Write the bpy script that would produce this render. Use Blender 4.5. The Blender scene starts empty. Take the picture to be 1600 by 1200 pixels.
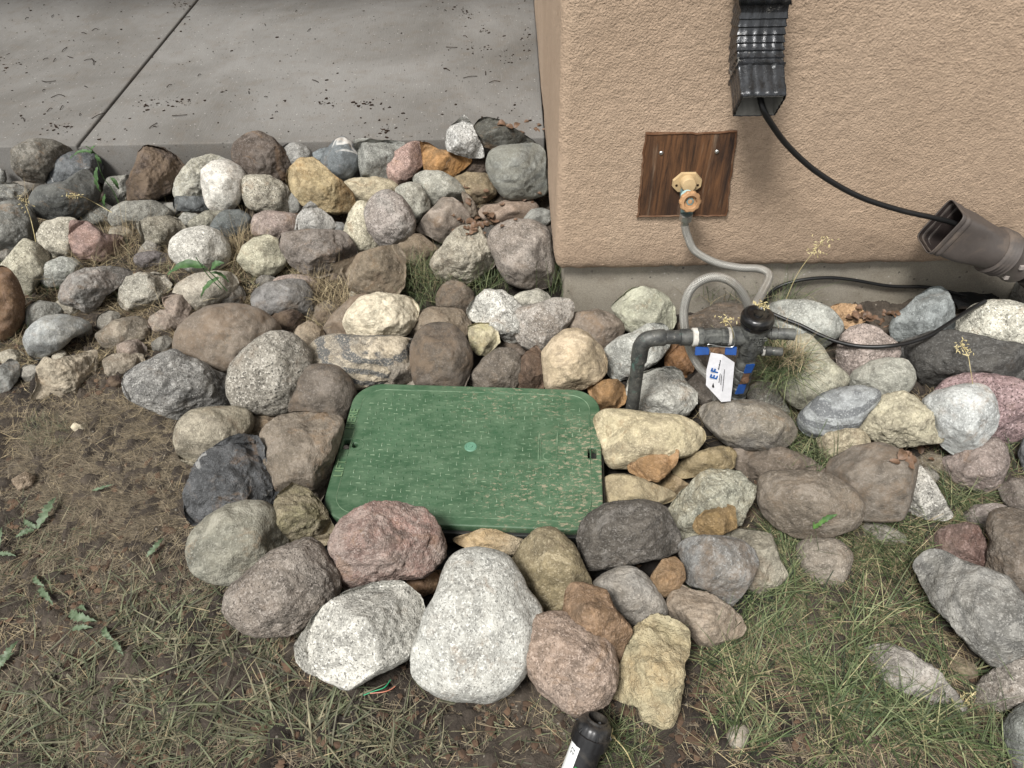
import bpy, bmesh, math, random
import numpy as np
from mathutils import Vector, Matrix
random.seed(7)
rng = np.random.default_rng(11)
S = bpy.context.scene
COL = S.collection
# ---------------------------------------------------------------- camera, world, sun, exposure
CAMZ = 1.25
PITCH, ROLL, YAW = math.radians(44.6), math.radians(-1.2), math.radians(0.45)
cp, sp = math.cos(PITCH), math.sin(PITCH)
cy_, sy_ = math.cos(YAW), math.sin(YAW)
F0 = Vector((-sy_*cp, cy_*cp, -sp)); R0 = Vector((cy_, sy_, 0)); U0 = R0.cross(F0)
cr, sr = math.cos(ROLL), math.sin(ROLL)
CR = cr*R0 + sr*U0; CU = -sr*R0 + cr*U0; CF = F0
FPX = 1200.0
cam = bpy.data.cameras.new('camera'); camo = bpy.data.objects.new('camera', cam); COL.objects.link(camo)
cam.sensor_width = 36; cam.lens = 36*FPX/1600; cam.clip_start = 0.01; cam.clip_end = 500
camo.matrix_world = Matrix(((CR.x, CU.x, -CF.x, 0), (CR.y, CU.y, -CF.y, 0), (CR.z, CU.z, -CF.z, CAMZ), (0, 0, 0, 1)))
S.camera = camo
w = bpy.data.worlds.new('World'); S.world = w; w.use_nodes = True
nt = w.node_tree; bg = nt.nodes['Background']
sky = nt.nodes.new('ShaderNodeTexSky'); sky.sky_type = 'NISHITA'; sky.sun_disc = False
SUN_EL, SUN_AZ = math.radians(58), math.radians(215)
sky.sun_elevation = SUN_EL; sky.sun_rotation = SUN_AZ
hs = nt.nodes.new('ShaderNodeHueSaturation'); hs.inputs['Saturation'].default_value = 0.03
nt.links.new(sky.outputs[0], hs.inputs['Color']); nt.links.new(hs.outputs[0], bg.inputs[0]); bg.inputs[1].default_value = 0.09
sl = bpy.data.lights.new('sun', 'SUN'); sl.energy = 2.9; sl.angle = math.radians(15); sl.color = (1, .975, .945)
so = bpy.data.objects.new('sun', sl); COL.objects.link(so)
sd = Vector((math.sin(SUN_AZ)*math.cos(SUN_EL), math.cos(SUN_AZ)*math.cos(SUN_EL), math.sin(SUN_EL)))
so.rotation_euler = sd.to_track_quat('Z', 'Y').to_euler()
S.view_settings.view_transform = 'Standard'; S.view_settings.look = 'None'; S.view_settings.gamma = 1
S.view_settings.exposure = 1.02
S.render.engine = 'CYCLES'
# ---------------------------------------------------------------- helpers
def ray(px, py):
    d = CR*((px-800)/FPX) + CU*((600-py)/FPX) + CF
    return d.normalized()
def at_z(px, py, z):
    d = ray(px, py); t = (z-CAMZ)/d.z
    return Vector((0, 0, CAMZ)) + d*t
def at_y(px, py, Y):
    d = ray(px, py); return Vector((0, 0, CAMZ)) + d*(Y/d.y)
def at_x(px, py, X):
    d = ray(px, py); return Vector((0, 0, CAMZ)) + d*(X/d.x)
def proj(P):
    v = np.asarray(P, float) - np.array([0, 0, CAMZ])
    c = np.array(CF); z = v @ c
    return 800 + FPX*(v @ np.array(CR))/z, 600 - FPX*(v @ np.array(CU))/z
def tag(o, label=None, cat=None, group=None, kind=None):
    if label: o['label'] = label
    if cat: o['category'] = cat
    if group: o['group'] = group
    if kind: o['kind'] = kind
    return o
def empty(name, loc):
    o = bpy.data.objects.new(name, None); o.location = loc; o.empty_display_size = .02; COL.objects.link(o); return o
def link_mesh(name, me, mat=None, parent=None, smooth=True):
    o = bpy.data.objects.new(name, me); COL.objects.link(o)
    if mat: me.materials.append(mat)
    if smooth and len(me.polygons): me.polygons.foreach_set('use_smooth', [True]*len(me.polygons))
    if parent:
        o.parent = parent
        me.transform(Matrix.Translation(-parent.matrix_basis.translation) if parent.parent is None else Matrix.Translation(-(parent.parent.matrix_basis.translation+parent.matrix_basis.translation)))
    return o
def origin_to(o, loc):
    loc = Vector(loc); o.data.transform(Matrix.Translation(-loc)); o.location = loc
def npmesh(name, V, Fc):
    me = bpy.data.meshes.new(name); V = np.asarray(V, np.float32); Fc = np.asarray(Fc, np.int32)
    me.vertices.add(len(V)); me.vertices.foreach_set('co', V.ravel())
    k = Fc.shape[1]; me.loops.add(Fc.size); me.loops.foreach_set('vertex_index', Fc.ravel())
    me.polygons.add(len(Fc)); me.polygons.foreach_set('loop_start', np.arange(0, Fc.size, k, dtype=np.int32))
    me.polygons.foreach_set('loop_total', np.full(len(Fc), k, np.int32)); me.update(); me.validate(); return me
def _h(ix, iy, iz, s):
    n = (ix*374761393 + iy*668265263 + iz*2147483647*7 + s*974634777) & 0xffffffff
    n = ((n ^ (n >> 13))*1274126177) & 0xffffffff
    n = ((n ^ (n >> 16))*2246822519) & 0xffffffff
    return ((n ^ (n >> 15)) & 0xffffff)/float(0xffffff)*2-1
def vnoise(p, s=0):
    i = np.floor(p).astype(np.int64); f = p-i; u = f*f*f*(f*(f*6-15)+10); r = 0
    for a in (0, 1):
        for b in (0, 1):
            for c in (0, 1):
                wgt = (u[:, 0] if a else 1-u[:, 0])*(u[:, 1] if b else 1-u[:, 1])*(u[:, 2] if c else 1-u[:, 2])
                r = r + wgt*_h(i[:, 0]+a, i[:, 1]+b, i[:, 2]+c, s)
    return r
def fbm(p, o=4, s=0, g=.5):
    r = 0; a = 1; t = 0
    for k in range(o):
        r = r + a*vnoise(p*(2**k)+k*17.3, s+k); t += a; a *= g
    return r/t
def lin(h, k=1.0):
    h = h.lstrip('#'); c = [int(h[i:i+2], 16)/255 for i in (0, 2, 4)]
    return tuple((x/12.92 if x <= .04045 else ((x+.055)/1.055)**2.4)*k for x in c) + (1,)
class NT:
    def __init__(s, name):
        s.m = bpy.data.materials.new(name); s.m.use_nodes = True; s.t = s.m.node_tree; s.b = s.t.nodes['Principled BSDF']
        s.b.inputs['Specular IOR Level'].default_value = .3; s.b.inputs['Roughness'].default_value = .85
    def n(s, typ, **kw):
        x = s.t.nodes.new('ShaderNode'+typ)
        for k, v in kw.items():
            if k.startswith('i_'):
                key = k[2:].replace('_', ' ')
                key = int(key) if key.isdigit() else key
                if hasattr(v, 'is_output') or isinstance(v, bpy.types.NodeSocket): s.t.links.new(v, x.inputs[key])
                else: x.inputs[key].default_value = v
            else: setattr(x, k, v)
        return x
    def L(s, a, b): s.t.links.new(a, b)
    def noise(s, vec, scale, detail=4, rough=.55, dist=0):
        return s.n('TexNoise', i_Vector=vec, i_Scale=scale, i_Detail=detail, i_Roughness=rough, i_Distortion=dist).outputs[0]
    def rmp(s, v, a, b, lo=0., hi=1.):
        return s.n('MapRange', i_0=v, i_1=a, i_2=b, i_3=lo, i_4=hi).outputs[0]
    def mix(s, f, a, b, mode='MIX'):
        x = s.n('Mix', data_type='RGBA', blend_type=mode)
        for k, v in ((0, f), (6, a), (7, b)):
            if isinstance(v, bpy.types.NodeSocket): s.L(v, x.inputs[k])
            else: x.inputs[k].default_value = v
        return x.outputs[2]
    def math(s, op, a, b=0.):
        x = s.n('Math', operation=op)
        for k, v in ((0, a), (1, b)):
            if isinstance(v, bpy.types.NodeSocket): s.L(v, x.inputs[k])
            else: x.inputs[k].default_value = v
        return x.outputs[0]
    def obj(s, off=(0, 0, 0), rot=(0, 0, 0), scale=(1, 1, 1)):
        tc = s.n('TexCoord'); mp = s.n('Mapping', i_Vector=tc.outputs['Object'])
        mp.inputs['Location'].default_value = off; mp.inputs['Rotation'].default_value = rot; mp.inputs['Scale'].default_value = scale
        return mp.outputs[0]
    def bump(s, h, dist, strength=1., prev=None):
        x = s.n('Bump', i_Height=h, i_Distance=dist, i_Strength=strength)
        if prev is not None: s.L(prev, x.inputs['Normal'])
        return x.outputs[0]
    def out(s, col=None, nrm=None, rough=None, metal=None, spec=None):
        for v, k in ((col, 'Base Color'), (nrm, 'Normal'), (rough, 'Roughness'), (metal, 'Metallic'), (spec, 'Specular IOR Level')):
            if v is None: continue
            if isinstance(v, bpy.types.NodeSocket): s.L(v, s.b.inputs[k])
            else: s.b.inputs[k].default_value = v
        return s.m
KA = .78
def desat(c, f):
    g = .3*c[0]+.55*c[1]+.15*c[2]; w = (.998, 1.003, .975)
    return tuple((g+(x-g)*f)*k for x, k in zip(c[:3], w))+(1,)
def stone_mat(name, base, second, spk=.5, band=0., dirt=.2, rough=.4, seed=0, mixamt=.6, gs=1.0, vein=0.):
    r = random.Random(seed); N = NT(name)
    off = (r.uniform(-9, 9), r.uniform(-9, 9), r.uniform(-9, 9)); rot = (r.uniform(-.6, .6), r.uniform(-.6, .6), r.uniform(0, 3))
    v = N.obj(off); vr = N.obj(off, rot)
    A, B = desat(lin(base, KA), .86), desat(lin(second, KA), .78)
    n1 = N.noise(v, r.uniform(7, 12), 5, .6, .4)
    c = N.mix(N.rmp(n1, .42, .62, 0, mixamt), A, B)
    n2 = N.noise(v, 45, 6, .7)
    k = N.math('MULTIPLY', N.rmp(n2, .3, .7, .6, 1.38), N.rmp(N.noise(v, 11, 4, .6, .8), .3, .7, .72, 1.26))
    c = N.mix(1., c, N.n('CombineColor', i_0=k, i_1=k, i_2=k).outputs[0], 'MULTIPLY')
    L1 = tuple(min(.75, x*1.45+.04) for x in A[:3])+(1,); D1 = tuple(x*.5 for x in A[:3])+(1,)
    va = N.obj((off[1], off[2], off[0]), rot, (1., r.uniform(1., 2.4), 1.))
    c = N.mix(N.rmp(N.noise(va, r.uniform(9, 15), 7, .68, .9), .53, .58, 0, .3+.45*r.random()), c, L1)
    c = N.mix(N.rmp(N.noise(va, r.uniform(12, 20), 7, .7, 1.3), .55, .61, 0, .35+.4*rough), c, D1)
    if band > 0:
        wv = N.n('TexWave', bands_direction='Z', i_Vector=N.obj(off, (r.uniform(-.5, .1), r.uniform(-.35, .35), 0)), i_Scale=r.uniform(8, 13), i_Distortion=2.6, i_Detail=3., i_Detail_Scale=1.3)
        wf = N.rmp(wv.outputs[1], .45, .68, 0, min(1, band*1.2))
        c = N.mix(wf, c, tuple(x*.75 for x in B[:3])+(1,))
    # grains: dark and light minerals
    vo = N.n('TexVoronoi', i_Vector=v, i_Scale=400*gs); vc = N.n('SeparateColor', i_0=vo.outputs['Color'])
    g2 = N.noise(v, 230*gs, 2, .6)
    dk = N.math('MULTIPLY', N.rmp(vc.outputs[0], .70, .80), N.rmp(g2, .38, .56))
    c = N.mix(N.math('MULTIPLY', dk, min(1, spk*.85)), c, tuple(x*.16 for x in A[:3])+(1,))
    g3 = N.noise(v, 170*gs, 3, .7)
    lt = N.math('MULTIPLY', N.rmp(vc.outputs[1], .55, .75), N.rmp(g3, .42, .62))
    lc = tuple(min(.8, x*1.6+.10) for x in A[:3]) + (1,)
    c = N.mix(N.math('MULTIPLY', lt, min(.9, .25+spk*.7)), c, lc)
    if vein > 0:
        wn = N.math('ABSOLUTE', N.math('SUBTRACT', N.noise(vr, 6., 3, .45, .6), .5))
        c = N.mix(N.math('MULTIPLY', N.rmp(wn, .004, .011, vein, 0), N.rmp(N.noise(v, 14, 3), .42, .55)), c, (.5, .49, .46, 1))
    if r.random() < .45:
        c = N.mix(N.rmp(N.noise(va, 13, 6, .72, .8), .57, .66, 0, .3), c, lin('#8a6a46', .8))
    # dried mud film in patches
    d1 = N.noise(v, 16, 6, .7, .3)
    c = N.mix(N.rmp(d1, .62-.3*dirt, .74-.25*dirt, 0, min(.92, .35+dirt*.6)), c, lin('#7b6a58', .75))
    # fine cracks and pits
    cv = N.n('TexNoise', i_Vector=v, i_Scale=20., i_Detail=3., i_Distortion=1.2).outputs[0]
    crk = N.math('ABSOLUTE', N.math('SUBTRACT', cv, .5))
    ck = N.math('MULTIPLY', N.rmp(crk, .0, .009, 1, 0), N.rmp(n1, .52, .62))
    c = N.mix(N.math('MULTIPLY', ck, (.18+.3*rough)), c, (.06, .05, .04, 1))
    h = N.math('ADD', N.math('MULTIPLY', N.noise(v, 90, 6, .7), .8+rough*1.4), N.math('MULTIPLY', vo.outputs[0], .45))
    h = N.math('SUBTRACT', h, N.math('MULTIPLY', ck, .35))
    nb = N.bump(h, .0032*(.5+rough), .9)
    return N.out(c, nb, .86)
# ---------------------------------------------------------------- the layout's measures
ZB = 0.15                                     # bottom of the stucco and top of the slab
cornerP = at_z(870, 420, ZB); XC, YW = cornerP.x, cornerP.y
SLABY = at_z(450, 221, ZB).y
def ground_z(x, y):
    x = np.asarray(x, float); y = np.asarray(y, float)
    px, py = proj(np.stack([x, y, np.zeros_like(x)], -1))
    z = 0.02*np.clip((y-1.45)/.5, 0, 1)
    bed = np.exp(-(((px-760)/420)**2 + ((py-640)/260)**2)**2)
    z = z - .035*bed
    q = np.stack([x, y, 0*x], -1)
    z = z + .012*fbm(q.reshape(-1, 3)*9, 3, 5).reshape(x.shape)
    return z
def on_ground(px, py, n=3):
    P = at_z(px, py, 0)
    for _ in range(n): P = at_z(px, py, float(ground_z(np.array([P.x]), np.array([P.y]))[0]))
    return P
def ground_pts(px, py):
    px = np.asarray(px, float); py = np.asarray(py, float)
    D = np.outer((px-800)/FPX, np.array(CR)) + np.outer((600-py)/FPX, np.array(CU)) + np.array(CF)
    z = np.zeros(len(px))
    for _ in range(3):
        t = (z-CAMZ)/D[:, 2]; X = D[:, 0]*t; Y = D[:, 1]*t; z = ground_z(X, Y)
    return np.stack([X, Y, z], -1)
TILES = dict(A=(0,180),B=(300,180),C=(600,180),D=(0,400),E=(250,430),F=(600,400),G=(900,430),H=(1200,430),I=(250,620),J=(340,820),K=(600,820),L=(860,700),M=(860,880),N=(1200,650),O=(1200,880))
# tile | outline | colours base,second | k=v options | label
# s speckle, b banding, d mud film, r roughness, a angular 0..1, l lift (m), t thickness, v veins, w ground at this height
ROCKS = """
A|70,210 200,148 320,155 440,210 450,260 300,350 285,430 150,400 80,330|#6b665d,#565149|s.3 d.3 r.3 a.2|large dusty grey rock leaning on the slab edge left of the slab joint
A|275,390 330,290 430,235 540,215 620,260 640,330 590,420 540,440 400,450 300,430|#54575a,#73777a|s.2 d.1 r.3 a.3 v.5 t.8|dark slate rock with pale veins under the weed at the slab joint
A|205,520 250,450 400,430 520,340 590,420 610,500 570,580 460,640 350,645 240,620 205,570|#4e4f4d,#6d6d68|s.15 b.5 d.1 r.15 a.1 l.02|round dark banded stone in front of the slate rock at the slab joint
A|0,430 100,430 170,470 195,520 190,560 100,545 0,565 -60,500|#8c8a83,#55585a|s.6 d.1 r.4 a.4|mottled grey rock with a dark end at the left edge beside the dark banded stone
A|0,330 30,350 42,400 30,425 0,430 -50,380|#8a8984,#777|s.4 r.4|small grey rock cut by the left edge just below the slab
A|60,420 180,412 290,435 230,490 200,510 150,470|#6e675e,#7b756b|s.1 r.1 t.7 l-.02|low smooth taupe rock tucked behind the round dark banded stone
A|-90,700 0,565 80,545 140,560 190,600 230,700 220,780 150,790 60,860 0,880 -70,820|#6f6e69,#807f78|s.4 r.3 d.1|big plain grey boulder at the left edge below the mottled rock
A|60,890 150,780 230,820 310,880 300,960 230,1040 200,1110 130,1110 100,1020 20,980 0,960|#aaa490,#8f8a7a|s.7 r.4 a.3|cream granite rock between grass stems near the left edge
D|-110,330 -70,130 0,80 60,110 110,180 140,270 140,380 90,460 0,530 -80,470|#6a4f38,#7d6040|s.1 r.1 d.3|smooth brown boulder cut by the left edge
A|240,740 280,680 370,650 460,655 490,700 460,760 480,860 400,885 310,870 250,800|#b5ae9d,#a29a8a|s.7 r.4 a.3|cream speckled rock joined by a pink rock on its right
A|455,670 560,680 640,750 740,750 760,800 760,880 640,905 520,895 470,850 445,760|#8f7368,#6b6064|s.4 r.5 a.6 d.2|pink and purple rock right of the cream speckled rock
A|500,660 560,590 640,545 720,600 710,680 600,700|#7d7c75,#66665f|s.6 r.4 t.8 l-.02|dark grey flecked rock behind the flat grey rock and dark banded stone
A|800,540 800,420 850,300 870,230 900,195 1030,215 1110,270 1160,330 1090,410 1060,480 1000,510 930,545 860,545|#5f5147,#4d4037|s.05 r.8 d.7 a.6 l.02|chunky chocolate brown muddy rock standing against the slab face
A|680,400 800,380 830,430 820,530 720,570 660,520 660,440|#8b8981,#6d6c66|s.7 r.5 l-.02|grey lichen coloured rock left of the chocolate brown muddy rock
A|710,590 780,545 950,540 1040,590 1080,620 1000,660 870,700 780,710 720,690 690,650|#84827a,#9a978c|s.5 r.4 a.2 t.8|flat grey rock below the chocolate brown muddy rock
A|1000,545 1090,550 1130,590 1110,625 1060,630 1010,590|#8f8d87,#a5a29a|s.4 r.4 l-.01|small pale chip right of the flat grey rock
A|1085,490 1090,410 1150,330 1200,280 1310,250 1370,260 1430,300 1400,360 1380,460 1290,530 1130,530 1100,510|#96948b,#b9b29c|s.5 r.5 a.3 l.01|grey and cream rock half hidden behind the white egg shaped granite
A|1095,560 1110,510 1290,515 1330,560 1370,605 1290,615 1200,605 1110,590|#5a5d5e,#6b6e70|s.3 r.3 a.5 l-.01|dark flat wedge under the grey and cream rock
A|1270,430 1275,350 1330,300 1420,295 1490,330 1530,390 1510,480 1470,560 1400,605 1330,590 1290,530|#c9c4bb,#bdb3aa|s.5 r.3 a.15 l.03|white egg shaped granite rock with black flecks near the slab
A|870,680 940,650 1050,640 1110,660 1145,710 1150,740 1080,800 1050,850 930,850 900,790|#8c8576,#75705f|s.7 r.6 a.7|square beige flecked rock left of the pale round granite
A|1070,850 1085,780 1150,730 1270,702 1350,730 1410,800 1425,880 1390,940 1300,965 1200,970 1130,930 1080,880|#bab6ad,#aaa69e|s.7 r.2 a.1 l.01|pale round granite rock above the long green weed leaf
A|1100,670 1150,612 1225,618 1240,650 1170,700 1140,705|#a6a49b,#8f8d86|s.5 r.4|small pale stone behind the pale round granite
A|1170,720 1190,660 1280,605 1390,600 1380,650 1330,700 1240,720 1190,735|#8f8b7c,#7c786b|s.6 r.5 a.2|beige grey stone left of the dark slate oval
A|1320,700 1350,650 1400,605 1500,600 1560,640 1570,700 1500,760 1430,780 1380,740|#5f6363,#70746f|s.2 r.3 d.05 a.2|dark slate oval above the yellow grass tuft
A|245,1010 290,930 380,895 460,905 520,960 510,1010 440,1060 300,1070|#a4a49c,#8d8e89|s.5 r.3 a.3|pale grey dome stone between the cream granite and a pink grey rock
D|385,250 400,190 440,130 530,90 680,75 800,100 800,150 740,190 650,230 620,300 560,345 480,305 400,285|#7c7974,#94847a|s.4 r.5 a.5 d.1|pink grey rock with a dark right end in the dry grass
D|750,270 765,200 800,140 880,110 1010,130 1055,180 1040,230 980,290 880,315 790,325|#aaa598,#80705c|s.6 r.8 a.4 d.2|rough white rock with brown dirt in its hollow
D|1090,230 1130,170 1220,120 1330,105 1430,110 1475,160 1450,220 1340,300 1230,340 1190,320 1130,270|#a9a192,#968b7c|s.4 r.4 d.2 l-.01|cream rock behind the wide green weed leaves
D|1020,270 1070,240 1150,260 1200,340 1170,410 1100,440 1070,390 1040,330|#86766a,#9a897b|s.3 r.5 a.6 d.2|small pinkish brown chunk left of the big flat brown boulder
A|850,870 960,850 1070,880 1080,920 900,955 850,920|#67605f,#57504e|s.3 r.4 l-.02|low purple grey rock buried in straw
D|160,520 180,470 220,430 290,385 380,375 470,395 550,430 545,470 430,510 380,570 290,620 230,640 190,590|#8f9190,#a59c8b|s.3 r.2 a.1 d.15|blue grey dome with a tan patch above the dry lawn
D|170,400 180,320 250,285 370,305 400,350 300,400 200,450|#83817a,#74736c|s.4 r.4 l-.02|half hidden grey rock behind the blue grey dome
D|610,490 720,410 850,385 940,430 960,490 860,570 740,590 650,560|#8b8070,#776d5f|s.2 b.5 r.6 a.2 d.4 l-.03 t.8|layered tan rock sunk in dry grass
D|245,700 300,640 350,665 580,600 590,640 575,740 520,830 430,860 350,870 210,880 250,800|#a39580,#b0a48e|s.1 b.2 r.8 a.7 d.3 l-.03 t.6|flat beige slab of stone on the dry lawn
D|655,650 690,620 880,615 900,680 810,740 730,770 670,750|#958978,#857a6a|s.3 r.6 a.4 d.3 l-.03 t.7|small flat beige stone right of the flat beige slab
D|-70,780 0,700 60,650 110,680 120,740 60,830 0,860 -50,850|#7f7f7b,#8a8a85|s.2 r.4 a.4 d.2 l-.01|grey stone cut by the left edge beside the flat beige slab
D|670,785 690,755 740,750 780,790 760,830 700,825|#4b3b31,#3d3029|s.0 r.7 d.6|small dark brown lump of stone beside the grey and pink boulder
D|440,1070 470,1035 500,1060 530,1040 550,1060 520,1095 480,1108|#b3a68c,#a89a80|s.1 r.6 a.4|tiny cream pebble lying on the dry lawn
P|18,750 40,737 56,745 50,760 30,768|#8d7a64,#7c6a56|s.1 r.6|tiny tan stone at the far left of the dry lawn
E|90,430 110,350 200,260 310,200 430,185 560,200 660,240 730,310 750,370 700,460 600,560 480,620 420,620 340,600 180,555 110,520|#786b5e,#857868|s.1 r.1 d.5 t.9|big flat muddy brown boulder left of centre
D|780,800 790,740 860,690 1000,620 1090,590 1180,640 1290,680 1340,730 1410,740 1440,860 1440,940 1290,945 1180,960 1110,1020 1010,980 920,940 800,880|#86837e,#5e5e60|s.8 r.5 a.5 d.1|grey and pink granite boulder with a dark broken right end
E|425,640 440,560 520,480 600,410 680,362 790,362 870,400 930,480 945,560 900,680 860,790 830,840 770,870 700,870 560,855 460,820 430,740|#8b857a,#7a7268|s1 r.3 a.1 d.15 l.025 gs.8|large round salt and pepper granite boulder
E|950,520 960,470 1020,410 1110,380 1270,395 1450,400 1580,420 1600,440 1580,640 1300,690 1190,740 1120,680 1000,600 960,570|#ab9d86,#6d6e6f|s.4 b.8 r.4 a.2 d.1 l-.015|long rock banded cream and charcoal behind the lid corner
E|810,740 830,650 900,590 1010,570 1110,590 1180,660 1205,740 1190,820 1150,900 1060,905 980,885 900,865 830,850 812,800|#6a6056,#5e554b|s.15 r.15 d.4 l.02|round grey brown cobble at the top left corner of the lid
E|1295,650 1300,600 1360,520 1440,440 1500,430 1560,520 1585,640 1570,700 1430,700 1330,690|#948a7c,#837767|s.2 r.8 a.5 d.2 l.01|rough triangular beige rock touching the top edge of the lid
E|1025,410 1040,320 1100,240 1200,150 1290,130 1330,220 1340,320 1300,400 1200,410 1100,405|#7a6c5d,#857565|s.05 r.1 d.6 l-.01|smooth tan dusty rock beneath the cream cobble
E|1165,310 1175,250 1220,200 1260,150 1370,125 1540,145 1590,200 1590,270 1530,360 1430,385 1290,400 1210,380|#cfc2a9,#c2b498|s.15 r.5 a.2 d.05 l.05|cream white cobble resting on top of the smooth tan rock
E|590,160 600,110 680,60 800,35 890,45 940,110 965,190 930,250 890,265 830,245 720,245 640,240 600,200|#777472,#686054|s.2 r.3 a.2 d.2|bluish grey rock with a dark spot above the big flat brown boulder
E|690,270 740,230 830,222 890,260 910,310 840,370 740,370 710,320|#4a3829,#3c2e22|s.0 r.9 d.5 a.3 l-.01|dark earth covered lump behind the salt and pepper boulder
E|830,370 870,330 930,290 1010,345 1030,400 970,460 940,510 900,450|#8c7b66,#a39680|s.3 r.6 a.7 d.2|broken tan and brown chunk right of the salt and pepper boulder
E|700,50 750,15 830,0 930,10 990,60 980,120 900,130 800,110|#97857c,#877a70|s.3 r.4 l-.01|pinkish rock peeping from behind the bluish grey rock
E|950,300 980,200 1050,160 1120,200 1110,270 1040,320|#74695c,#7f7466|s.1 r.4 d.5 l-.05|tan rock buried under a mat of straw
B|255,240 265,180 330,120 420,105 510,150 560,200 610,270 625,350 600,405 530,420 460,400 400,385 340,380 300,330 260,290|#5b4f46,#7a716a|s.25 r.35 a.35 d.15 l.03|large dark brown rock with a grey patch at the slab edge
B|560,205 600,180 650,172 720,200 748,240 755,300 700,330 650,350 610,290|#8a8884,#7b7975|s.5 r.3|grey dome right of the large dark brown rock at the slab
B|745,240 800,210 850,200 850,270 800,310 755,290|#70777b,#8b9194|s.3 r.3 l-.01|small bluish stone behind the pear shaped slate stone
B|800,300 840,220 900,150 950,135 1000,180 1040,260 1040,330 1000,390 940,415 880,380 830,350|#6a7074,#757b7e|s.1 r.1 v.9 l.03|pear shaped blue slate stone with a white vein
B|1010,160 1080,150 1200,160 1310,165 1325,190 1270,260 1240,330 1230,410 1150,400 1060,380 1040,260|#868680,#73736e|s.5 r.5 a.7|blocky grey rock between the slate stone and the pink granite
B|1215,350 1220,290 1260,240 1350,175 1430,168 1447,210 1440,310 1390,380 1280,445 1230,400|#a1857a,#8d6f66|s.7 r.3 a.4 l.02|pink granite rock left of the orange rock
B|612,410 620,350 680,290 760,285 800,310 860,370 930,420 990,490 1000,540 960,595 890,605 800,590 700,555 660,500 630,470|#a08e68,#a5793a|s.3 r.4 a.5 d.05 l.04|golden stained rock in the upper row in front of the slate stone
B|310,440 330,390 410,385 480,385 560,430 610,480 615,540 580,605 500,605 410,590 360,570 325,510|#9c9586,#b0a892|s1 r.4 a.1 l.01|coarse speckled rock right of the white egg shaped granite
B|600,470 640,490 700,560 670,610 600,620 590,550|#96948e,#86847e|s.3 r.4 l-.02|small grey stone in the gap left of the golden stained rock
B|940,440 1000,405 1100,400 1150,392 1230,410 1280,450 1270,490 1200,540 1120,570 1010,565 985,510|#b7aa8d,#a3987e|s.4 r.5 a.1|wide cream yellow rock right of the golden stained rock
B|1270,470 1300,440 1370,420 1430,440 1480,530 1490,590 1440,650 1400,690 1360,640 1310,550|#a09d91,#8f8c80|s.6 r.4 a.3 l.01|pale narrow speckled rock leaning right of the frosted round boulder
B|1090,620 1110,560 1170,500 1220,480 1300,520 1360,590 1385,670 1370,740 1310,790 1230,825 1170,790 1110,710|#877d76,#a5a19b|s.8 r.3 a.1 l.035|frosted round boulder with a brown top in the middle of the upper pile
B|955,740 990,630 1040,550 1120,570 1130,650 1150,740 1205,820 1160,860 1050,870 1000,850 970,790|#b7af98,#a79f88|s.7 r.5 a.2 l-.01|cream flecked rock left of the frosted round boulder
B|640,730 650,670 700,590 740,548 800,590 860,640 895,700 890,750 760,760 660,750|#9b9893,#8b8884|s.5 r.4 a.9|pointed light grey rock in front of the golden stained rock
B|385,690 400,630 470,605 580,615 640,625 665,680 650,740 570,780 520,785 450,770 390,740|#93827a,#a39388|s.5 r.3 a.1|pinkish rounded rock left of the pointed light grey rock
B|565,790 580,750 700,725 850,725 940,740 990,810 1010,880 960,915 890,960 800,1000 710,985 640,930 590,860|#746960,#87807a|s.4 r.4 a.4 d.2 l.02|wide brown grey rock with a pale lower edge
B|295,900 330,820 400,770 470,758 540,790 580,850 590,920 510,990 410,1000 340,960|#b3ad95,#a39e86|s.5 r.3|cream round stone right of the yellow grass tuft
B|880,670 940,675 980,720 970,780 900,760|#7b7a78,#6a6967|s.3 r.3 l-.02|small grey stone behind the wide brown grey rock
B|905,940 1000,905 1060,870 1180,840 1260,830 1310,880 1315,960 1310,1060 1250,1130 1150,1130 1080,1120 1010,1080 960,1010 920,985|#7a6c59,#6d604f|s.1 r.3 a.7 d.4 l.02|blunt taupe rock with a pink left corner above the cream cobble
B|1270,840 1310,770 1370,740 1430,745 1500,800 1545,840 1500,900 1420,945 1330,925 1290,890|#7b6b57,#6b5c49|s.1 r.3 a.5 d.3|small brown rock between the taupe rock and the frosted white rock
C|390,190 395,110 430,60 500,5 530,30 570,110 620,220 620,260 530,265 460,240 400,220|#b8b6b2,#a5a39f|s1 r.6 a.8 l.04|pointed white granite rock standing up over the slab edge
C|565,90 600,30 650,15 730,35 800,80 930,160 950,190 830,200 760,215 680,215 620,190 590,150|#4b4a43,#5a5850|s.2 r.5 a.8 d.1 w.15 l-.02|dark charcoal wedge shaped rock lying on the slab corner by the wall
C|645,300 660,240 720,200 850,185 960,185 1000,230 1010,320 1022,440 1010,490 920,515 800,525 740,500 690,430 650,350|#7a7b75,#8f8d80|s.15 b.45 r.15 a.2 d.05 l.05|large smooth banded blue grey boulder against the side of the stucco wall
C|230,170 290,180 350,220 430,225 530,255 545,290 500,330 430,380 330,360 255,345 245,260|#a8793d,#8c7250|s.1 r.6 a.9 d.05 v.2 l.03|orange angular rock below the pointed white granite
C|520,270 600,250 660,260 680,330 670,380 570,380 500,360 530,310|#5a4c41,#4a3e35|s.1 r.5 l-.01|dark brown rock in the gap behind the orange angular rock
C|180,410 200,370 260,350 360,355 440,400 490,450 540,530 500,560 440,540 370,550 320,590 285,590 240,480|#98968b,#85837a|s.5 r.3 a.3|pale grey rounded rock below the orange angular rock
C|430,395 520,358 640,370 680,430 710,490 640,540 540,570 480,470|#8b7a5d,#796a50|s.2 r.5 a.3 d.3 l-.01|tan rock with twigs on it left of the large banded boulder
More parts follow.
